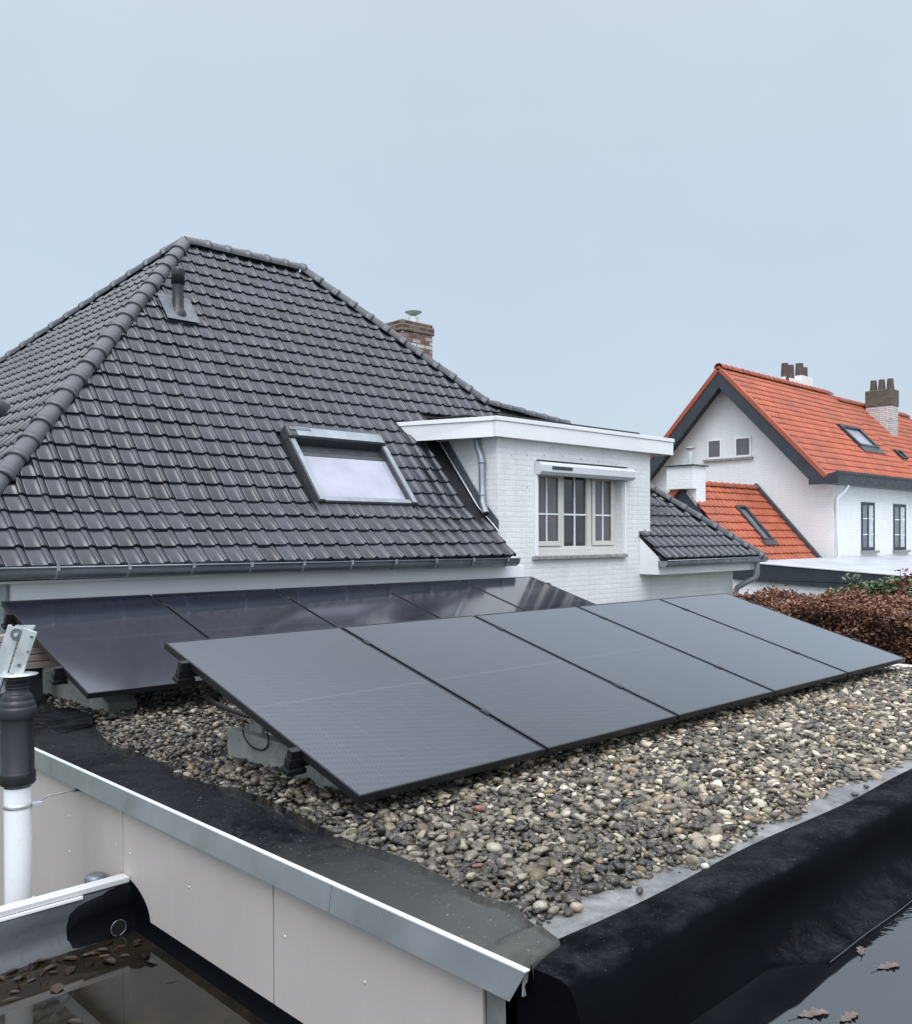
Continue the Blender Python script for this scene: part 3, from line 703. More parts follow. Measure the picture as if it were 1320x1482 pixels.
# bracket on top
br=thing('mast_bracket','galvanised steel bracket with two tilted bars on the black flue cap','bracket',(vx,vy,-.61))
m=MB(); m.lathe(vx,vy,[(.0,-.606),(.086,-.6045),(.088,-.601),(.0,-.598)],32); m.build('base_plate','galv',br)
rx=Vector((.718,-.696,0)); fy=Vector((.696,.718,0))   # right and away, for the bar directions
def bar(c0,c1,wd,th,name):
    m=MB(); c0=Vector(c0);c1=Vector(c1); d_=(c1-c0); L=d_.length; d_.normalize(); s_=rx-d_*rx.dot(d_); s_.normalize(); n_=d_.cross(s_)
    m.frame_box(c0,s_,d_,n_,-wd/2,wd/2,0,L,-th/2,th/2); m.frame_box(c0,s_,d_,n_,-wd/2,-wd/2+.004,0,L,th/2,th/2+.03)
    return m.build(name,'galv',br,bevel=.0015)
C0=Vector((vx,vy,-.598))
bb1=bar(C0+rx*.005+fy*-.02,C0+rx*.072+fy*-.02+Vector((0,0,.195)),.062,.005,'steel_bar')
bar(C0+rx*-.085+fy*.02,C0+rx*-.018+fy*.02+Vector((0,0,.205)),.062,.005,'steel_bar')
for (dx,dz,r_) in ((.022,.04,.007),(.062,.10,.005),(.078,.165,.006)):
    m=MB(); q=C0+rx*dx+fy*-.024+Vector((0,0,dz)); m.tube([tuple(q),tuple(q-fy*.006)],r_,10); m.build('bolt','zincdark',bb1)
m=MB(); q=C0+rx*-.002+fy*.008+Vector((0,0,.172)); m.tube([tuple(q+fy*.004),tuple(q-fy*.004)],.028,28); wz=m.build('washer','zincdark',br,bevel=.002)
m=MB(); m.tube([tuple(q-fy*.004),tuple(q-fy*.014)],.009,6); m.build('nut','galv',wz)
m=MB(); m.prism([tuple(C0+rx*-.03+fy*.03+Vector((0,0,.17))),tuple(C0+rx*.06+fy*.03+Vector((0,0,.19))),tuple(C0+rx*.07+fy*.03+Vector((0,0,.212))),tuple(C0+rx*-.02+fy*.03+Vector((0,0,.212)))],tuple(fy*.004)); m.build('cross_tie','galv',br)
m=MB(); m.tube([tuple(C0+rx*-.10+Vector((0,0,-.12))),tuple(C0+rx*-.052+Vector((0,0,.0)))],.010,8); m.build('stay','galv',br)
# timber stack at the back-left
ts=thing('timber_stack','small stack of weathered boards left of the back panel row','timber',(2.2,6.7,-1.15))
for i in range(5):
    m=MB(); zz=-.90+i*.048; m.box(1.80+random.uniform(0,.03),2.42+random.uniform(-.02,.02),6.55+.02*i,6.78+random.uniform(-.01,.01),zz,zz+.042); m.build('board','timber',ts,bevel=.003)
m=MB(); m.box(1.82,1.98,6.56,6.76,-1.15,-.902); m.build('bearer','blackmat',ts,bevel=.004)
m=MB(); m.box(2.2,2.36,6.6,6.76,-1.15,-.902); m.build('bearer','blackmat',ts,bevel=.004)

# ================================================================== MAIN HOUSE
H=thing('house','white brick house with steep black tiled hipped roof and flat dormer','house',(8,10,-4.3))
tA=math.atan(1.2335); tL=R(41.4)          # steep upper slope, flatter sprocketed eaves
ex=Vector((1,0,0)); eb=Vector((0,math.cos(tA),math.sin(tA))); en=Vector((0,-math.sin(tA),math.cos(tA)))
lb=Vector((0,math.cos(tL),math.sin(tL))); ln=Vector((0,-math.sin(tL),math.cos(tL)))
OU=Vector((0,7.907,.352)); OL=Vector((0,7.29,-.19))
APX=Vector((5.576,10.65,3.735)); AP2=Vector((7.336,10.65,3.745)); HK=Vector((2.40,7.907,.352)); EC=Vector((1.884,7.29,-.19)); PD=Vector((9.508,9.211,1.96))
PE=Vector((11.20,9.06,1.765))
X00=8.02-34*.19
def skipF(c):
    if c.x>8.0 and c.y<9.0: return True
    if 7.45<c.x<8.02 and 8.66<c.y<8.86: return True
    if 7.83<c.x<8.02 and 7.72<c.y<8.86: return True
    if 5.64<c.x<6.96 and 7.91<c.y<8.52: return True
    return False
cL=[((2.44,7.907,0),Vector((-.617,.516,0)).normalized())]
tiled('front_eaves_roof','tile',H,Vector((X00,OL.y,OL.z))-lb*.055,ex,lb,ln,34,4,.19,.220,clips=cL,skip=skipF,seed=12)
tiled('front_roof','tile',H,Vector((X00,OU.y,OU.z)),ex,eb,en,44,22,.19,.2065,
  clips=[((5.576+.04,10.65,0),Vector((-2.5,2.889,0)).normalized()),((7.336-.05,10.65,0),Vector((1.439,2.172,0)).normalized()),((0,10.60,0),Vector((0,1,0)))],skip=skipF,seed=2)
# side slope facing left
tS=math.atan(1.0636); Lb=Vector((math.cos(tS),0,math.sin(tS))); Ln=Vector((-math.sin(tS),0,math.cos(tS)))
BC=Vector((1.90,21.15,-.2)); hb=BC-APX
tiled('side_roof','tile',H,Vector((1.884,7.2,-.2))-Lb*.03,Vector((0,1,0)),Lb,Ln,74,27,.19,.2075,
  clips=[((5.576,10.65+.04,0),Vector((2.5,-2.889,0)).normalized()),(tuple(APX),Vector((0,0,1)).cross(Vector((hb.x,hb.y,0)))*-1)],seed=3)
# watertight shell beneath the tiles
sh=MB(); dn=Vector((0,0,-.035))
sh.poly([tuple(v+dn) for v in (EC,Vector((7.98,7.29,-.19)),Vector((7.98,7.907,.352)),HK)])
sh.poly([tuple(v+dn) for v in (HK,Vector((7.98,7.907,.352)),Vector((7.98,8.9,1.577)),Vector((9.6,9.1,1.82)),AP2,APX)])
sh.poly([tuple(v+dn) for v in (APX,BC,EC,HK)]); sh.poly([tuple(v+dn) for v in (AP2,Vector((12,21.15,-.2)),BC,APX)])
sh.poly([tuple(v+dn) for v in (AP2,PD,PE,Vector((13.9,9.6,1.7)),Vector((12,21.15,-.2)))])
sh.poly([tuple(PD+dn),tuple(PE+dn),(11.2,8.7,1.30),(9.3,8.7,1.30)])
sh.build('roof_shell','underlay',H)
cpz=MB(); up=Vector((0,0,-.012))
caps(cpz,APX+up,HK+up,.09,.27); cpz.build('hip_tiles','ridge',H)
cpz=MB(); caps(cpz,HK+up,EC+up,.098,.29); cpz.build('hip_tiles','ridge',H)
cpz=MB(); caps(cpz,APX+up,AP2+up,.10,.32); cpz.build('ridge_tiles','ridge',H)
cpz=MB(); caps(cpz,AP2+up,PD+up,.095,.30); cpz.build('hip_tiles','ridge',H)
cpz=MB(); caps(cpz,PD+up,PE+up,.078,.26); cpz.build('ridge_tiles','ridge',H)
cpz=MB(); caps(cpz,APX+up,BC+up,.098,.31); cpz.build('hip_tiles','ridge',H)
# right wing roof (40 degrees)
t2=R(40); wb=Vector((0,math.cos(t2),math.sin(t2))); wn_=Vector((0,-math.sin(t2),math.cos(t2)))
WG=Vector((13.86,7.17,-.305)); WF=Vector((12.45,8.38,.71)); WT=Vector((11.44,9.4,1.72))
WO=Vector((11.06,7.17,-.305))
tiled('wing_roof','tile',H,WO-wb*.02,ex,wb,wn_,16,12,.19,.245,clips=[((13.82,7.17,0),Vector((2.23,2.42,0)).normalized())],seed=4)
ws=MB(); ws.poly([tuple(v+dn) for v in (WO,WG,WF,WT,Vector((11.06,9.4,1.6)))]); ws.poly([tuple(v+dn) for v in (WG,Vector((13.86,12,-.3)),Vector((11.6,12,1.72)),WT,WF)]); ws.build('wing_shell','underlay',H)
cpz=MB(); caps(cpz,WT+Vector((0,0,-.04)),WG+Vector((0,0,-.02)),.085,.30); cpz.build('hip_tiles','ridge',H)
# walls
def wall_with_hole(mb,x0,x1,z0,z1,hx0,hx1,hz0,hz1,y):
    mb.poly([(x0,y,z0),(x1,y,z0),(x1,y,hz0),(x0,y,hz0)]); mb.poly([(x0,y,hz1),(x1,y,hz1),(x1,y,z1),(x0,y,z1)])
    mb.poly([(x0,y,hz0),(hx0,y,hz0),(hx0,y,hz1),(x0,y,hz1)]); mb.poly([(hx1,y,hz0),(x1,y,hz0),(x1,y,hz1),(hx1,y,hz1)])
w=MB(); wall_with_hole(w,8.08,11.35,-1.3,1.26,8.80,10.66,-.25,.90,7.6)
w.poly([(8.80,7.6,-.25),(8.80,7.6,.90),(8.80,7.78,.90),(8.80,7.78,-.25)]); w.poly([(10.66,7.6,-.25),(10.66,7.78,-.25),(10.66,7.78,.90),(10.66,7.6,.90)])
w.poly([(8.80,7.6,.90),(10.66,7.6,.90),(10.66,7.78,.90),(8.80,7.78,.90)])
w.poly([(8.08,7.6,-.2),(8.08,7.6,1.26),(8.08,9.3,1.26),(8.08,9.3,-.2)]); w.poly([(11.35,7.6,-1.3),(11.35,9.5,-1.3),(11.35,9.5,1.26),(11.35,7.6,1.26)])
w.build('dormer_wall','wbrick',H)
w=MB(); w.box(2.45,8.08,7.605,7.75,-4.3,-.33); w.box(11.352,13.75,7.6,7.75,-4.3,-.40); w.box(8.0,11.4,7.605,7.75,-4.3,-1.3); w.box(13.6,13.75,7.75,14,-4.3,-.4); w.box(2.45,2.6,7.75,21,-4.3,-.33); w.build('wall','wbrick',H)
# dormer fascia
f=MB(); f.box(7.965,11.815,7.50,7.56,1.212,1.404); f.build('dormer_fascia','white',H,bevel=.003)
f=MB(); 
f.prism([(7.965,7.562,1.212),(7.965,7.562,1.404),(7.525,8.765,1.404),(7.60,8.61,1.212)],(.06,0,0)); f.build('dormer_side_fascia','white',H)
f=MB(); f.box(11.755,11.812,7.562,9.2,1.214,1.402); f.build('dormer_side_fascia','white',H)
f=MB(); f.box(7.95,11.83,7.487,7.55,1.4065,1.458); f.prism([(7.95,7.552,1.4065),(7.95,7.552,1.458),(7.495,8.81,1.458),(7.51,8.77,1.4065)],(.05,0,0)); f.box(11.78,11.83,7.552,9.3,1.4065,1.458); f.build('dormer_roof_trim','white',H,bevel=.003)
f=MB(); f.box(8.02,11.76,7.56,9.3,1.23,1.27); f.build('dormer_soffit','white',H)
f=MB(); f.prism([(8.0,7.56,1.40),(11.78,7.56,1.40),(11.78,9.35,1.40),(7.55,9.35,1.40),(7.545,8.76,1.40)],(0,0,.06)); f.prism([(8.15,7.72,1.465),(11.2,7.72,1.465),(11.2,8.2,1.53),(8.15,8.2,1.56)],(0,.75,.02)); f.box(8.15,11.18,7.66,7.74,1.463,1.515); f.build('dormer_roof','blackmat',H,bevel=.01)
# flashing in front of the dormer roof where it meets the tiles
f=MB(); f.frame_box((7.45,OU.y,OU.z),ex,eb,en,0,.62,1.10,1.72,-.02,-.004); f.build('valley_flashing','blackmat',H)
f=MB(); f.frame_box((7.70,OU.y,OU.z),ex,eb,en,.12,.39,.0,1.6,-.012,.002); f.frame_box((7.70,OL.y,OL.z),ex,lb,ln,.12,.39,.42,.82,-.012,.002); f.build('valley_gutter','blackmat',H)
f=MB(); f.prism([(8.066,7.56,.075),(8.066,7.907,.385),(8.066,8.60,1.245),(8.066,8.60,1.43),(8.066,7.87,.50),(8.066,7.56,.205)],(-.012,0,0)); f.build('cheek_flashing','zincdark',H,bevel=.002)
f=MB(); f.tube([(8.052,7.55,.068),(8.052,7.907,.38),(8.052,8.60,1.24)],.008,8); f.build('flashing_bead','alutop',H)
# dormer downpipe on the cheek
f=MB(); f.tube([(8.03,7.90,1.215),(8.03,7.885,1.12),(8.03,7.83,1.0),(8.025,7.81,.93),(8.025,7.80,.46),(8.015,7.785,.42),(7.965,7.70,.33),(7.945,7.665,.285)],.040,16); dpp=f.build('downpipe','zinc',H)
for z in (.92,.52): 
    f=MB(); f.lathe(8.025,7.805,[(.041,z-.012),(.0455,z-.011),(.0455,z+.011),(.041,z+.012)],20); f.build('pipe_collar','zinc',dpp)
f=MB(); f.tube([(7.952,7.677,.30),(7.942,7.659,.277)],.033,14); f.build('pipe_mouth','rubber',dpp)
# gutter left part
def gutter(x0,x1,z0,z1,yb,yf,par,n,mat='zincdark'):
    m=MB(); mid=(yb+yf)/2; r_=(yb-yf)/2; prof=[(r_+.012,.035),(r_,.0)]
    for k_ in range(1,12): a=math.pi*k_/12; prof.append((r_*math.cos(a),-.085*math.sin(a)**.8))
    prof+=[(-r_,-.0),(-r_-.004,.010),(-r_-.012,.012),(-r_-.014,.004),(-r_-.006,-.004),(-r_+.004,-.004)]
    m.sweep(prof,(x0,mid,z0),(x1,mid,z1),(0,1,0)); g_=m.build('gutter',mat,par,solid=.003)
    for x,z in ((x0,z0),(x1,z1)):
        m=MB(); m.add([(x,mid+q[0],z+q[1]) for q in prof[1:14]],[tuple(range(13))]); m.build('gutter_end',mat,g_)
    for i in range(n):
        x=x0+(x1-x0)*(i+.62)/n; z=z0+(z1-z0)*(i+.62)/n
        m=MB(); pr=[(q[0]*1.03,q[1]-.002) for q in prof[1:15]]; m.sweep(pr,(x-.012,mid,z),(x+.012,mid,z),(0,1,0)); m.box(x-.012,x+.012,yf-.018,yf-.008,z-.02,z+.02); m.box(x-.011,x+.011,yf-.004,yb,z+.006,z+.010); m.build('gutter_bracket','zinc',g_,solid=.004)
    return g_
gutter(1.75,7.965,-.222,-.258,7.30,7.13,H,11)
f=MB(); f.box(2.42,8.34,7.40,7.60,-.80,-.345); f.build('fascia_board','white',H,bevel=.003)
f=MB(); f.box(1.9,8.02,7.31,7.545,-.345,-.325); f.build('soffit','white',H)
f=MB(); f.box(1.9,8.0,7.305,7.325,-.315,-.205); f.build('eaves_strip','underlay',H)
f=MB(); f.tube([(2.395,7.50,-.33),(2.395,7.50,-4.3)],.045,16); f.build('downpipe','zinc',H)
gutter(11.06,14.03,-.350,-.342,7.27,7.12,H,6,'zinc')
f=MB(); f.prism([(11.07,7.598,-.545),(11.07,7.598,-.02),(11.07,7.28,-.30),(11.07,7.28,-.545)],(.03,0,0)); f.box(11.10,14.0,7.28,7.32,-.548,-.37); f.box(11.10,14.0,7.32,7.598,-.548,-.53); f.box(13.97,14.0,7.32,7.598,-.53,-.37); f.build('eaves_box','white',H,bevel=.003)
f=MB(); f.tube([(13.80,7.20,-.42),(13.80,7.20,-.60),(13.79,7.23,-.68),(13.72,7.36,-.76),(13.66,7.47,-.84),(13.65,7.50,-.92),(13.65,7.50,-4.3)],.045,16); f.build('downpipe','zinc',H)
# dormer window
W=MB(); y0,y1=7.715,7.775
W.box(8.80,10.66,y0,y1,-.262,-.125); W.box(8.80,10.66,y0-.02,y0-.001,-.26,-.155); W.box(8.80,10.66,y0,y1,.845,.90); W.box(8.80,8.845,y0,y1,-.125,.845); W.box(10.60,10.66,y0,y1,-.125,.845); W.box(9.43,9.50,y0,y1,-.125,.845); W.box(9.99,10.10,y0,y1,-.125,.845)
win=W.build('window','frame',H,bevel=.004)
for (a,b) in ((8.85,9.425),(10.105,10.595)):
    s_=MB(); t=.062; s_.box(a,b,7.70,7.714,-.12,-.12+t); s_.box(a,b,7.70,7.714,.84-t,.84); s_.box(a,a+t,7.70,7.714,-.12+t,.84-t); s_.box(b-t,b,7.70,7.714,-.12+t,.84-t); s_.build('sash','frame',win,bevel=.003)
    g_=MB(); g_.poly([(a+t,7.722,-.06),(b-t,7.722,-.06),(b-t,7.722,.78),(a+t,7.722,.78)]); g_.build('pane','curtain',win)
    s_=MB(); c_=(a+b)/2; s_.box(c_-.010,c_+.010,7.708,7.7205,-.058,.778); s_.box(a+t,c_-.011,7.708,7.7205,.288,.308); s_.box(c_+.011,b-t,7.708,7.7205,.288,.308); s_.build('glazing_bar','white',win)
g_=MB(); g_.poly([(9.50,7.745,-.125),(9.99,7.745,-.125),(9.99,7.745,.845),(9.50,7.745,.845)]); g_.build('pane','darkglass',win)
s_=MB(); s_.box(9.735,9.757,7.728,7.7435,-.124,.844); s_.box(9.50,9.733,7.728,7.7435,.288,.310); s_.box(9.759,9.99,7.728,7.7435,.288,.310); s_.build('glazing_bar','white',win)
s_=MB(); s_.box(8.72,10.72,7.545,7.72,-.292,-.245); s_.build('sill','sill',win,bevel=.006)
sb=MB(); sb.prism([(8.765,7.598,.79),(8.765,7.51,.79),(8.765,7.475,.83),(8.765,7.475,.915),(8.765,7.52,.955),(8.765,7.598,.965)],(2.04,0,0)); shb=sb.build('shutter_box','shutter',H,bevel=.003)
s_=MB(); s_.box(8.97,9.38,7.468,7.4735,.862,.902); s_.build('vent_grille','slate',shb)
s_=MB(); s_.box(8.80,10.72,7.55,7.598,.967,.982); s_.build('seal_strip','slate',shb)
s_=MB(); s_.box(8.765,8.80,7.56,7.598,-.24,.788); s_.build('shutter_guide','white',shb,bevel=.002)
s_=MB(); s_.box(10.67,10.705,7.56,7.598,-.24,.788); s_.build('shutter_guide','white',shb,bevel=.002)
# wall vents / holes as little weep holes
for x,z in ((8.62,1.02),(8.95,1.04),(9.32,1.05),(9.72,1.03),(10.1,1.02),(10.5,1.0),(8.62,.62),(8.33,1.0)):
    s_=MB(); s_.box(x,x+.014,7.596,7.599,z,z+.016); s_.build('weep_hole','sill',H)
# skylight
def skyl(par,O,a,b,n,a0,a1,b0,b1,name,wdt=.085,hgt=.10,glass='lightglass',hood=True,fm='leadgrey'):
    m=MB(); top=b1-(.19 if hood else wdt)
    m.frame_box(O,a,b,n,a0,a0+wdt,b0,b1,-.02,hgt); m.frame_box(O,a,b,n,a1-wdt,a1,b0,b1,-.02,hgt); m.frame_box(O,a,b,n,a0+wdt,a1-wdt,b0,b0+wdt*.9,-.02,hgt*.8)
    r_=m.build(name,fm,par,bevel=.012,seg=3)
    if hood:
        m=MB(); m.frame_box(O,a,b,n,a0-.005,a1-.02,top,b1,-.02,hgt+.045); m.build('hood','leadgrey',r_,bevel=.03,seg=4)
        m=MB(); m.frame_box(O,a,b,n,a0+.10,a1-.06,top+.012,b1-.05,hgt+.0455,hgt+.050); m.build('hood_strip','zinc',r_)
        m=MB(); m.frame_box(O,a,b,n,a0+.02,a0+.30,b1-.10,b1-.06,hgt+.0505,hgt+.054); m.build('hood_plate','zincdark',r_)
        m=MB(); m.frame_box(O,a,b,n,a0+wdt,a1-wdt,top-.10,top-.004,-.01,.012); m.frame_box(O,a,b,n,a0+wdt,a1-wdt,top-.18,top-.12,.0,.03); m.build('sash_rail','leadgrey',r_,bevel=.004)
        m=MB(); m.frame_box(O,a,b,n,a0+wdt*.15,a0+wdt*.85,b0+.01,top,hgt+.001,hgt+.008); m.frame_box(O,a,b,n,a1-wdt*.85,a1-wdt*.15,b0+.01,top,hgt+.001,hgt+.008); m.frame_box(O,a,b,n,a0+wdt,a1-wdt,b0+.012,b0+.06,hgt*.8+.001,hgt*.8+.008); m.build('cover_strip','zinc',r_,bevel=.002)
        tb=top-.19
    else:
        m=MB(); m.frame_box(O,a,b,n,a0+wdt,a1-wdt,b1-wdt,b1,-.02,hgt); m.build('hood',fm,r_); tb=b1-wdt
    m=MB(); P=lambda x,y,z: tuple(Vector(O)+Vector(a)*x+Vector(b)*y+Vector(n)*z)
    m.poly([P(a0+wdt,b0+wdt*.9,.035),P(a1-wdt,b0+wdt*.9,.035),P(a1-wdt,tb,.035),P(a0+wdt,tb,.035)]); m.build('pane',glass,r_)
    m=MB(); m.poly([P(a0+wdt,tb,-.012),P(a1-wdt,tb,-.012),P(a1-wdt,b1,-.012),P(a0+wdt,b1,-.012)]); m.build('recess','underlay',r_)
    return r_
O_=OU
sk=skyl(H,O_,ex,eb,en,5.60,6.98,-.03,1.05,'skylight')
m=MB(); 
for i in range(9):
    a0=5.56+i*.15; P=lambda x,y,z: tuple(O_+ex*x+eb*y+en*z)
    m.add([P(a0,-.20,.052),P(a0+.10,-.20,.054),P(a0+.135,-.20,.078),P(a0+.15,-.20,.060),P(a0,-.02,.050),P(a0+.10,-.02,.050),P(a0+.135,-.02,.056),P(a0+.15,-.02,.050)],[(0,1,5,4),(1,2,6,5),(2,3,7,6)],False)
m.build('apron_flashing','leadgrey',sk)
# roof vent
vb=Vector((4.985,9.69,2.53))
m=MB(); m.frame_box(O_,ex,eb,en,4.79,5.19,2.68,3.10,.050,.058)
bm_=m.build('vent_flashing','lead',H)
m=MB(); m.lathe(vb.x,vb.y,[(.10,vb.z-.16),(.108,vb.z-.05),(.106,vb.z+.0),(.090,vb.z+.055),(.070,vb.z+.09),(.063,vb.z+.10),(.063,vb.z+.40)],28); m.build('roof_vent','blackplastic',H)
m=MB(); m.lathe(vb.x,vb.y,[(.063,vb.z+.372),(.076,vb.z+.374),(.076,vb.z+.535),(.072,vb.z+.545),(0,vb.z+.545)],28); m.build('vent_hood','blackplastic',H)
# left cowl on side roof
q=Vector((3.29,10.30,1.30)); m=MB(); m.tube([tuple(q+Ln*-.03),tuple(q+Ln*.09),tuple(q+Ln*.14-Lb*.03),tuple(q+Ln*.16-Lb*.12)],[.13,.13,.115,.10],18); m.build('roof_cowl','blackplastic',H)
# chimney
m=MB(); m.box(10.36,11.08,12.0,12.55,1.2,3.60); ch=m.build('chimney','chimbrick',H,bevel=.01)
m=MB(); m.box(10.335,11.105,11.975,12.575,3.602,3.74); m.box(10.355,11.085,11.995,12.555,3.742,3.80); m.build('chimney_crown','mossbrick',ch,bevel=.012)
m=MB(); m.tube([(10.80,12.2,3.80),(10.80,12.2,3.93)],.09,16); m.tube([(10.80,12.2,3.96),(10.80,12.2,4.02)],[.05,.155],16); m.tube([(10.80,12.2,4.021),(10.80,12.2,4.05)],[.155,.02],16); m.build('cowl','galv',ch)

# ================================================================== NEIGHBOUR HOUSE
N=thing('neighbour_house','white brick gabled house with bright orange tiled roof and dark bargeboards','house',(34,15.6,-4.3))
m=MB(); YF=12.08;YB=19.22
m.poly([(28,YF,-4.3),(28,YF,1.62),(28,15.65,5.30),(28,YB,1.62),(28,YB,-4.3)]); m.poly([(28,YF,-4.3),(44,YF,-4.3),(44,YF,1.66),(28,YF,1.66)]); m.poly([(28,YB,-4.3),(28,YB,1.6),(44,YB,1.6),(44,YB,-4.3)]); m.poly([(44,YF,-4.3),(44,YB,-4.3),(44,YB,1.6),(44,15.65,5.2),(44,YF,1.6)])
m.build('wall','wbrick_far',N)
sN=R(46.3); nb_=Vector((0,math.cos(sN),math.sin(sN))); nn_=Vector((0,-math.sin(sN),math.cos(sN)))
RZ=5.62; EY=12.02; EZ=RZ-(15.65-EY)*math.tan(sN); LN=(15.65-EY)/math.cos(sN)
def skN(c):
    if 32.95<c.x<34.75 and 13.35<c.y<14.1: return True
    return False
tiled('front_roof','orange',N,(27.42,EY,EZ),ex,nb_,nn_,33,17,.26,LN/17,prof=PROF_FAR,step=.030,seed=6,skip=skN)
tiled('old_front_roof','orange_old',N,Vector((36.0,EY,EZ))-nn_*.06,ex,nb_,nn_,31,17,.26,(LN-.16)/17,prof=PROF_FAR,step=.030,seed=7,skip=skN)
bkb=Vector((0,-math.cos(sN),math.sin(sN))); bkn=Vector((0,math.sin(sN),math.cos(sN)))
m=MB(); m.frame_box((27.42,15.65*2-EY,EZ),ex,bkb,bkn,0,16.6,0,LN,-.05,.02); m.build('back_roof','orange',N)
m=MB(); m.frame_box((27.44,EY,EZ),ex,nb_,nn_,0.02,16.5,.03,LN-.05,-.12,-.08); m.build('roof_shell','slate',N)
m=MB(); caps(m,(36.0,15.65,RZ+.0),(27.40,15.65,RZ+.0),.14,.38); m.build('ridge_tiles','orange',N)
m=MB(); caps(m,(44,15.55,RZ-.20),(36.0,15.55,RZ-.20),.14,.38); m.build('ridge_tiles','orange_old',N)
# verge tiles and bargeboards
m=MB(); 
for i in range(16):
    b0=LN*i/16; m.frame_box((27.42,EY,EZ),ex,nb_,nn_,-.06,.12,b0,b0+LN/16+.03,-.10,.050); 
m.build('verge_tiles','orange',N,bevel=.02)
m=MB(); m.frame_box((27.42,15.65*2-EY,EZ),ex,bkb,bkn,-.06,.14,0,LN,-.10,.06); m.build('verge_tiles','orange',N,bevel=.02)
m=MB(); m.frame_box((27.40,EY,EZ),ex,nb_,nn_,0,.04,.30,LN+.0,-.46,-.105); m.build('bargeboard','slate',N)
m=MB(); m.frame_box((27.40,15.65*2-EY,EZ),ex,bkb,bkn,.002,.042,.30,LN+.0,-.46,-.105); m.build('bargeboard','slate',N)
m=MB(); m.frame_box((27.44,EY,EZ),ex,nb_,nn_,.0,.56,.3,LN-.22,-.30,-.26); m.frame_box((27.44,15.65*2-EY,EZ),ex,bkb,bkn,0,.56,.3,LN-.22,-.30,-.26); m.build('gable_soffit','slate',N)
m=MB(); m.prism([(27.395,11.68,1.58),(27.395,12.58,1.58),(27.395,12.58,2.36),(27.395,12.10,1.86),(27.395,11.68,1.965)],(.05,0,0)); m.build('eaves_return','slate',N)
m=MB(); m.box(27.45,44.5,11.70,11.76,1.58,1.96); m.box(27.45,44.5,11.76,12.075,1.58,1.62); m.box(27.45,44.5,11.67,11.70,1.90,1.975); m.build('eaves_board','slate',N)
m=MB(); m.tube([(28.35,11.75,1.58),(28.30,11.85,1.40),(28.12,12.0,1.18),(28.08,12.02,1.0),(28.08,12.02,-.62)],.05,12); m.build('downpipe','white',N)
def win_far(x0,x1,z0,z1,y):
    t=.10
    f=MB(); f.box(x0,x1,y-.02,y+.06,z0,z0+t); f.box(x0,x1,y-.02,y+.06,z1-t,z1); f.box(x0,x0+t,y-.02,y+.06,z0+t,z1-t); f.box(x1-t,x1,y-.02,y+.06,z0+t,z1-t); f.box((x0+x1)/2-.05,(x0+x1)/2+.05,y-.018,y+.06,z0+t,z1-t)
    w_=f.build('window','navy',N)
    g_=MB(); g_.poly([(x0+t,y-.005,z0+t),(x1-t,y-.005,z0+t),(x1-t,y-.005,z1-t),(x0+t,y-.005,z1-t)]); g_.build('pane','dimglass',w_)
    g_=MB(); g_.poly([((x0+x1)/2+.08,y-.009,z0+t),(x1-t-.02,y-.009,z0+t),(x1-t-.02,y-.009,z1-t),((x0+x1)/2+.08,y-.009,z1-t)]); g_.build('lace_curtain','lace',w_)
    g_=MB(); 
    for q_ in (.33,.66): zz=z0+(z1-z0)*q_; g_.box(x0+t,x1-t,y-.016,y-.011,zz-.015,zz+.015)
    g_.build('glazing_bar','white',w_)
    g_=MB(); g_.box(x0-.05,x1+.25,y-.10,y+.05,z0-.09,z0-.01); g_.build('sill','sill',w_,bevel=.01)
    g_=MB(); g_.box(x1,x1+.22,y-.004,y-.001,z0-.01,z1+.02); g_.build('reveal','white',w_)
win_far(30.12,31.2,-.48,1.10,YF-.004); win_far(32.85,34.0,-.50,1.10,YF-.004)
for ya,yb in ((15.87,16.42),(14.79,15.39)):
    x=27.99; t=.06
    f=MB(); f.box(x-.035,x,ya,yb,2.64,2.70); f.box(x-.035,x,ya,yb,3.25,3.31); f.box(x-.035,x,ya,ya+t,2.70,3.25); f.box(x-.035,x,yb-t,yb,2.70,3.25); w_=f.build('window','white',N)
    g_=MB(); g_.poly([(x-.012,ya+t,2.70),(x-.012,ya+t,3.25),(x-.012,yb-t,3.25),(x-.012,yb-t,2.70)]); g_.build('pane','curtain',w_)
m=MB(); m.box(27.90,27.995,14.72,16.55,2.55,2.63); m.build('gable_sill','sill',N,bevel=.01)
# neighbour skylights
ON=Vector((0,EY,EZ)); c46=math.cos(sN)
skyl(N,ON,ex,nb_,nn_,32.98,34.75,(13.32-EY)/c46,(14.10-EY)/c46,'skylight',.13,.12,'lightglass',False,'slate')
skyl(N,ON-nn_*.04,ex,nb_,nn_,36.5,37.1,(13.10-EY)/c46,(13.42-EY)/c46,'skylight',.08,.12,'lightglass',False,'slate')
m=MB(); m.frame_box(ON,ex,nb_,nn_,32.95,34.85,(13.12-EY)/c46,(13.33-EY)/c46,.04,.07); m.build('apron_flashing','leadgrey',N)
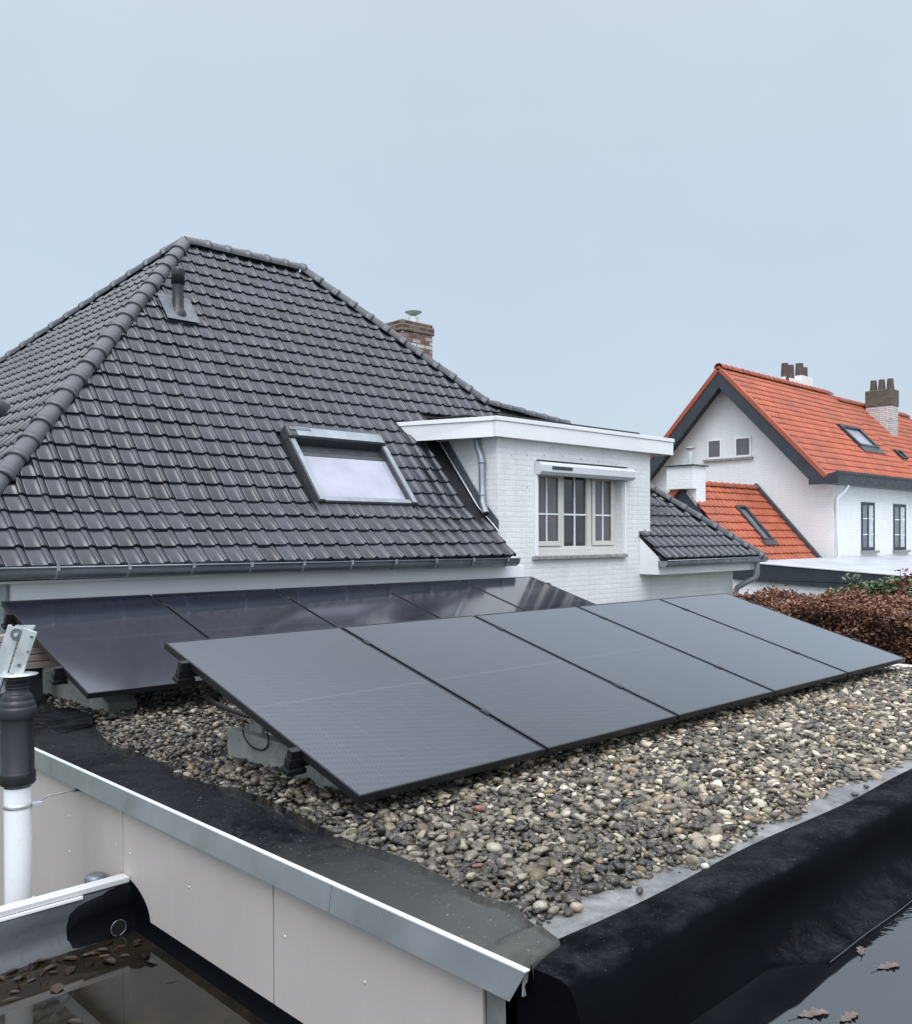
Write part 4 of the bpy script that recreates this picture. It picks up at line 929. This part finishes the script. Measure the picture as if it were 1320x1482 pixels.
# chimneys
m=MB(); m.box(38.6,39.3,14.25,15.28,3.6,5.32); c_=m.build('chimney','worn',N)
m=MB(); m.box(38.57,39.33,14.22,15.31,5.322,6.0); m.build('chimney_crown','darkbrick',c_,bevel=.03)
for y in (14.43,14.77,15.10):
    m=MB(); m.tube([(38.95,y,6.02),(38.95,y,6.46)],[.15,.115],14); m.build('chimney_pot','pot',c_)
m=MB(); m.box(36.2,37.2,16.9,17.7,4,6.60); c_=m.build('chimney','wbrick_far',N)
for (x,y,z,r_) in ((34.9,17.0,6.92,.13),(35.6,17.1,6.95,.13),(36.4,17.1,7.12,.15),(37.05,17.2,7.05,.13)):
    m=MB(); m.tube([(x,y,6.2),(x,y,z)],[r_*1.25,r_],14); m.build('chimney_pot','pot',c_)
m=MB(); m.box(34.7,36.19,16.9,17.4,4,6.36); m.build('chimney_base','wbrick_far',c_)

# annex with orange roof
A=thing('annex','low annex with orange tiled roof, slate gable and white chimney before the neighbour','annex',(25.7,14.6,-4.3))
aP=R(48); ab=Vector((0,math.cos(aP),math.sin(aP))); an=Vector((0,-math.sin(aP),math.cos(aP)))
AY,AZ=14.6,1.56; AE=12.5; AEZ=AZ-(AY-AE)*math.tan(aP); AL=(AY-AE)/math.cos(aP)
OA=Vector((23.3,AE,AEZ))
def hitA(a0,b0): return tuple(OA+ex*a0+ab*b0)
def skA(c): return 25.36<c.x<25.90 and 13.02<c.y<13.98
tiled('front_roof','orange',A,OA,ex,ab,an,18,10,.26,AL/10,prof=PROF_FAR,step=.045,seed=8,skip=skA)
m=MB(); m.frame_box((23.3,2*AY-AE,AEZ),ex,Vector((0,-math.cos(aP),math.sin(aP))),Vector((0,math.sin(aP),math.cos(aP))),0,4.68,0,AL,-.05,.03); m.build('back_roof','orange',A)
m=MB(); m.frame_box((23.3,2*AY-AE,AEZ),ex,Vector((0,-math.cos(aP),math.sin(aP))),Vector((0,math.sin(aP),math.cos(aP))),-.08,.12,0,AL,-.16,.06); m.build('verge_tiles','orange',A,bevel=.02)
m=MB(); caps(m,(27.9,AY,AZ),(23.9,AY,AZ),.12,.36); m.build('ridge_tiles','orange',A)
m=MB(); m.poly([(23.34,AE+.1,-4.3),(23.34,AE+.1,AEZ),(23.34,AY,AZ-.06),(23.34,2*AY-AE-.1,AEZ),(23.34,2*AY-AE-.1,-4.3)]); m.build('gable_cladding','slate',A)
m=MB(); m.poly([(23.3,AE+.05,-4.3),(28,AE+.05,-4.3),(28,AE+.05,AEZ),(23.3,AE+.05,AEZ)]); m.build('wall','wbrick_far',A)
m=MB(); m.frame_box(OA,ex,ab,an,4.55,4.69,-.05,AL+.12,.02,.13); m.build('verge_flashing','leadgrey',A)
m=MB(); m.box(23.14,23.86,14.06,14.92,1.38,2.04); m.box(23.36,23.86,14.06,14.4,.8,1.38); c_=m.build('chimney','wbrick_far',A)
m=MB(); m.box(23.07,23.93,13.99,14.99,2.042,2.075); m.build('chimney_cap','slate',c_)
m=MB(); m.tube([(23.62,14.42,2.07),(23.62,14.42,2.48)],.085,14); m.tube([(23.62,14.42,2.52),(23.62,14.42,2.60)],[.06,.15],14); m.tube([(23.62,14.42,2.601),(23.62,14.42,2.64)],[.15,.03],14); m.build('flue_cowl','galv',c_)
# annex skylight
skyl(A,OA,ex,ab,an,2.02,2.62,(13.05-AE)/math.cos(aP),(13.98-AE)/math.cos(aP),'skylight',.08,.12,'dimglass',False,'slate')
m=MB(); m.frame_box(OA,ex,ab,an,1.95,2.75,(12.92-AE)/math.cos(aP),(13.05-AE)/math.cos(aP),.045,.08); m.build('apron_flashing','leadgrey',A)

# flat extension with dark fascia
E_=thing('extension','flat roofed white extension with deep anthracite fascia below the neighbour house','extension',(25,8,-4.3))
m=MB(); m.add([(22,11.9,-.66),(22,3,-1.20),(36,3,-1.0),(36,12.05,-.70),(28,12.05,-.66)],[(0,1,2,3,4)]); m.build('roof_sheet','ext',E_)
m=MB(); m.add([(21.95,12.2,-.645),(21.95,3,-1.215),(21.95,3,-1.62),(21.95,12.2,-1.13),(22.15,12.2,-.645),(22.15,3,-1.215)],[(0,1,2,3),(0,4,5,1)]); 
m.add([(21.95,12.2,-1.12),(21.95,3,-1.16),(21.95,3,-1.215)],[(0,1,2)]); m.build('fascia','slate',E_)
m=MB(); m.box(21.90,22.2,3,12.2,0,0) if False else m.add([(21.92,12.2,-.64),(21.92,3,-1.21),(22.1,3,-1.205),(22.1,12.2,-.635),(21.92,12.2,-.665),(21.92,3,-1.235)],[(0,1,2,3),(0,4,5,1)]); m.build('roof_trim','alutop',E_)
m=MB(); m.poly([(22.05,12.2,-4.3),(22.05,12.2,-1.0),(22.05,3,-1.3),(22.05,3,-4.3)]); m.build('wall','wbrick_far',E_)

# ================================================================== HEDGE AND SHRUBS
he=thing('hedge','copper brown beech hedge beyond the far end of the gravel roof','hedge',(11.5,4.5,-4.3))
r=np.random.default_rng(4); pts=[];tn_=[]
n=34000
for _ in range(n):
    y=r.uniform(1.6,6.12); top=-.82-.024*(6.5-y)*1.6+.05*math.sin(y*3.1)+.035*math.sin(y*7.7)
    u_=r.random()
    if u_<.50: x=11.0-.04+.16*r.random()**1.5+.09*math.sin(y*4+1)*.6; z=top-.02-1.35*r.random()**1.2; x+=.05*math.sin(z*9+y*5)
    else: x=r.uniform(11.0,12.5); z=top+.035*math.sin(x*6+y*3)+r.normal(0,.035)
    if r.random()<.05: z+=abs(r.normal(0,.06))
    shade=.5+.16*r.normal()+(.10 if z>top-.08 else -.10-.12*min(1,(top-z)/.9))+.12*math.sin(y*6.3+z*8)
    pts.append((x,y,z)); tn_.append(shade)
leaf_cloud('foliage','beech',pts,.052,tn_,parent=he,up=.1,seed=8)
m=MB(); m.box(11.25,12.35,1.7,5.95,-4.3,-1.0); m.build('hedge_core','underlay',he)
m=MB()
for _ in range(90):
    y=r.uniform(1.8,6.1); x=r.uniform(11.05,12.2); z=-.88-.03*(6.5-y); a=r.normal(0,.10,2); L=r.uniform(.08,.20)
    m.tube([(x,y,z-.1),(x+a[0]*.3,y+a[1]*.3,z+L*.5),(x+a[0],y+a[1],z+L)],[.004,.003,.0015],5,False)
m.build('twigs','bark',he)
gs=thing('shrub','dark green leafy shrub behind the copper hedge','shrub',(14.4,5.0,-4.3)); pts=[];tn_=[]
for cx,cy,cz,rr in ((13.6,5.75,-.96,.22),(13.9,5.5,-.92,.28),(14.0,5.15,-.86,.30),(13.8,4.8,-.84,.30),(13.9,4.4,-.86,.32),(13.8,5.95,-1.02,.2)):
    for _ in range(900):
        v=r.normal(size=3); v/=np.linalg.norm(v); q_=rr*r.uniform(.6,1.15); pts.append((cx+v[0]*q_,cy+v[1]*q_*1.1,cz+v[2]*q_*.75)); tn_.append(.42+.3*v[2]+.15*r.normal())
leaf_cloud('foliage','greenleaf',pts,.075,tn_,parent=gs,up=.2,seed=9)
m=MB(); m.tube([(13.9,4.6,-4.3),(13.9,4.6,-1.1)],[.05,.02],8); m.build('stem','bark',gs)
for nm,lab,mt,X_,Y_,zt,k_ in (('sapling','thin sapling with red leaves rising at the right above the hedge','redleaf',13.2,4.72,-.47,70),('sprig','pale green sprig poking above the hedge before the dark fascia','greenleaf',13.3,5.43,-.52,40)):
    t=thing(nm,lab,'plant',(X_,Y_,-4.3)); m=MB(); m.tube([(X_,Y_,-4.3),(X_+.02,Y_,-1.2),(X_,Y_+.04,zt)],[.02,.01,.004],6); m.build('stem','bark',t)
    pts=[(X_+r.normal(0,.06),Y_+r.normal(0,.06),zt-.45*r.random()) for _ in range(k_)]; leaf_cloud('leaves',mt,pts,.07,[r.uniform(.3,1) for _ in pts],parent=t,seed=k_)

# ================================================================== LIGHT AND SKY
w=bpy.data.worlds.new('World'); scene.world=w; w.use_nodes=True; nt=w.node_tree; nd=nt.nodes; lk=nt.links; nd.clear()
out=nd.new('ShaderNodeOutputWorld'); add=nd.new('ShaderNodeAddShader'); bg1=nd.new('ShaderNodeBackground'); bg2=nd.new('ShaderNodeBackground')
sky=nd.new('ShaderNodeTexSky'); sky.sky_type='NISHITA'; sky.sun_disc=False
SUN_EL=R(55); SUN_AZ=R(225)   # sun behind and above the viewer
sky.sun_elevation=SUN_EL; sky.sun_rotation=R(225); sky.dust_density=4; sky.ozone_density=1
bg1.inputs['Strength'].default_value=.02; lk.new(sky.outputs[0],bg1.inputs['Color'])
geo=nd.new('ShaderNodeNewGeometry'); tc=nd.new('ShaderNodeTexCoord'); sep=nd.new('ShaderNodeSeparateXYZ'); lk.new(tc.outputs['Generated'],sep.inputs[0])
ramp=nd.new('ShaderNodeValToRGB'); e=ramp.color_ramp.elements
stops=[(0,(.585,.68,.765)),(.10,(.545,.648,.75)),(.28,(.525,.632,.742)),(.44,(.575,.655,.74)),(.53,(.61,.68,.765)),(.62,(1.02,1.12,1.30)),(.72,(1.45,1.56,1.78)),(1,(1.95,2.0,2.14))]
while len(e)<len(stops): e.new(.5)
for i,(p_,c_) in enumerate(stops): e[i].position=p_; e[i].color=(*c_,1)
lk.new(sep.outputs[2],ramp.inputs[0])
# clouds: very soft mottling
nz=nd.new('ShaderNodeTexNoise'); nz.inputs['Scale'].default_value=2.3; nz.inputs['Detail'].default_value=4; lk.new(tc.outputs['Generated'],nz.inputs['Vector'])
mr=nd.new('ShaderNodeMapRange'); lk.new(nz.outputs['Fac'],mr.inputs[0]); mr.inputs[1].default_value=.3; mr.inputs[2].default_value=.7; mr.inputs[3].default_value=.955; mr.inputs[4].default_value=1.045
# brighter cloud cover behind the viewer
dt=nd.new('ShaderNodeVectorMath'); dt.operation='DOT_PRODUCT'; lk.new(tc.outputs['Generated'],dt.inputs[0]); dt.inputs[1].default_value=(-.707,-.707,.0)
m2=nd.new('ShaderNodeMapRange'); lk.new(dt.outputs['Value'],m2.inputs[0]); m2.inputs[1].default_value=-.35; m2.inputs[2].default_value=.8; m2.inputs[3].default_value=1; m2.inputs[4].default_value=1.75
mm=nd.new('ShaderNodeMath'); mm.operation='MULTIPLY'; lk.new(mr.outputs[0],mm.inputs[0]); lk.new(m2.outputs[0],mm.inputs[1])
lk.new(ramp.outputs[0],bg2.inputs['Color']); lk.new(mm.outputs[0],bg2.inputs['Strength'])
lk.new(bg1.outputs[0],add.inputs[0]); lk.new(bg2.outputs[0],add.inputs[1]); lk.new(add.outputs[0],out.inputs[0])
sl=bpy.data.lights.new('sun','SUN'); sl.energy=1.3; sl.angle=R(35); sl.color=(1,.985,.965); so=bpy.data.objects.new('sun',sl); COL.objects.link(so)
dv=Vector((-math.cos(SUN_EL)*.707,-math.cos(SUN_EL)*.707,math.sin(SUN_EL))); so.rotation_euler=dv.to_track_quat('Z','Y').to_euler(); so.location=(-10,-10,20)

# ================================================================== CAMERA
f_,pitch,yaw,roll,py=1316.556,.00597914,.80037954,-.00341815,785.2489
ca,sa=math.cos(yaw),math.sin(yaw)
fw=Vector((ca*math.cos(pitch),sa*math.cos(pitch),-math.sin(pitch))); rt=Vector((sa,-ca,0)); u0=rt.cross(fw)
r2=rt*math.cos(roll)+u0*math.sin(roll); u2=-rt*math.sin(roll)+u0*math.cos(roll)
cam=bpy.data.cameras.new('camera'); co=bpy.data.objects.new('camera',cam); COL.objects.link(co)
co.matrix_world=Matrix(((r2.x,u2.x,-fw.x,0),(r2.y,u2.y,-fw.y,0),(r2.z,u2.z,-fw.z,0),(0,0,0,1)))
cam.sensor_fit='HORIZONTAL'; cam.sensor_width=36; cam.lens=36*f_/1320; cam.shift_y=(py-741)/1320; cam.clip_start=.05; cam.clip_end=2000
scene.camera=co
scene.view_settings.view_transform='Standard'; scene.view_settings.look='None'; scene.view_settings.exposure=0; scene.view_settings.gamma=1
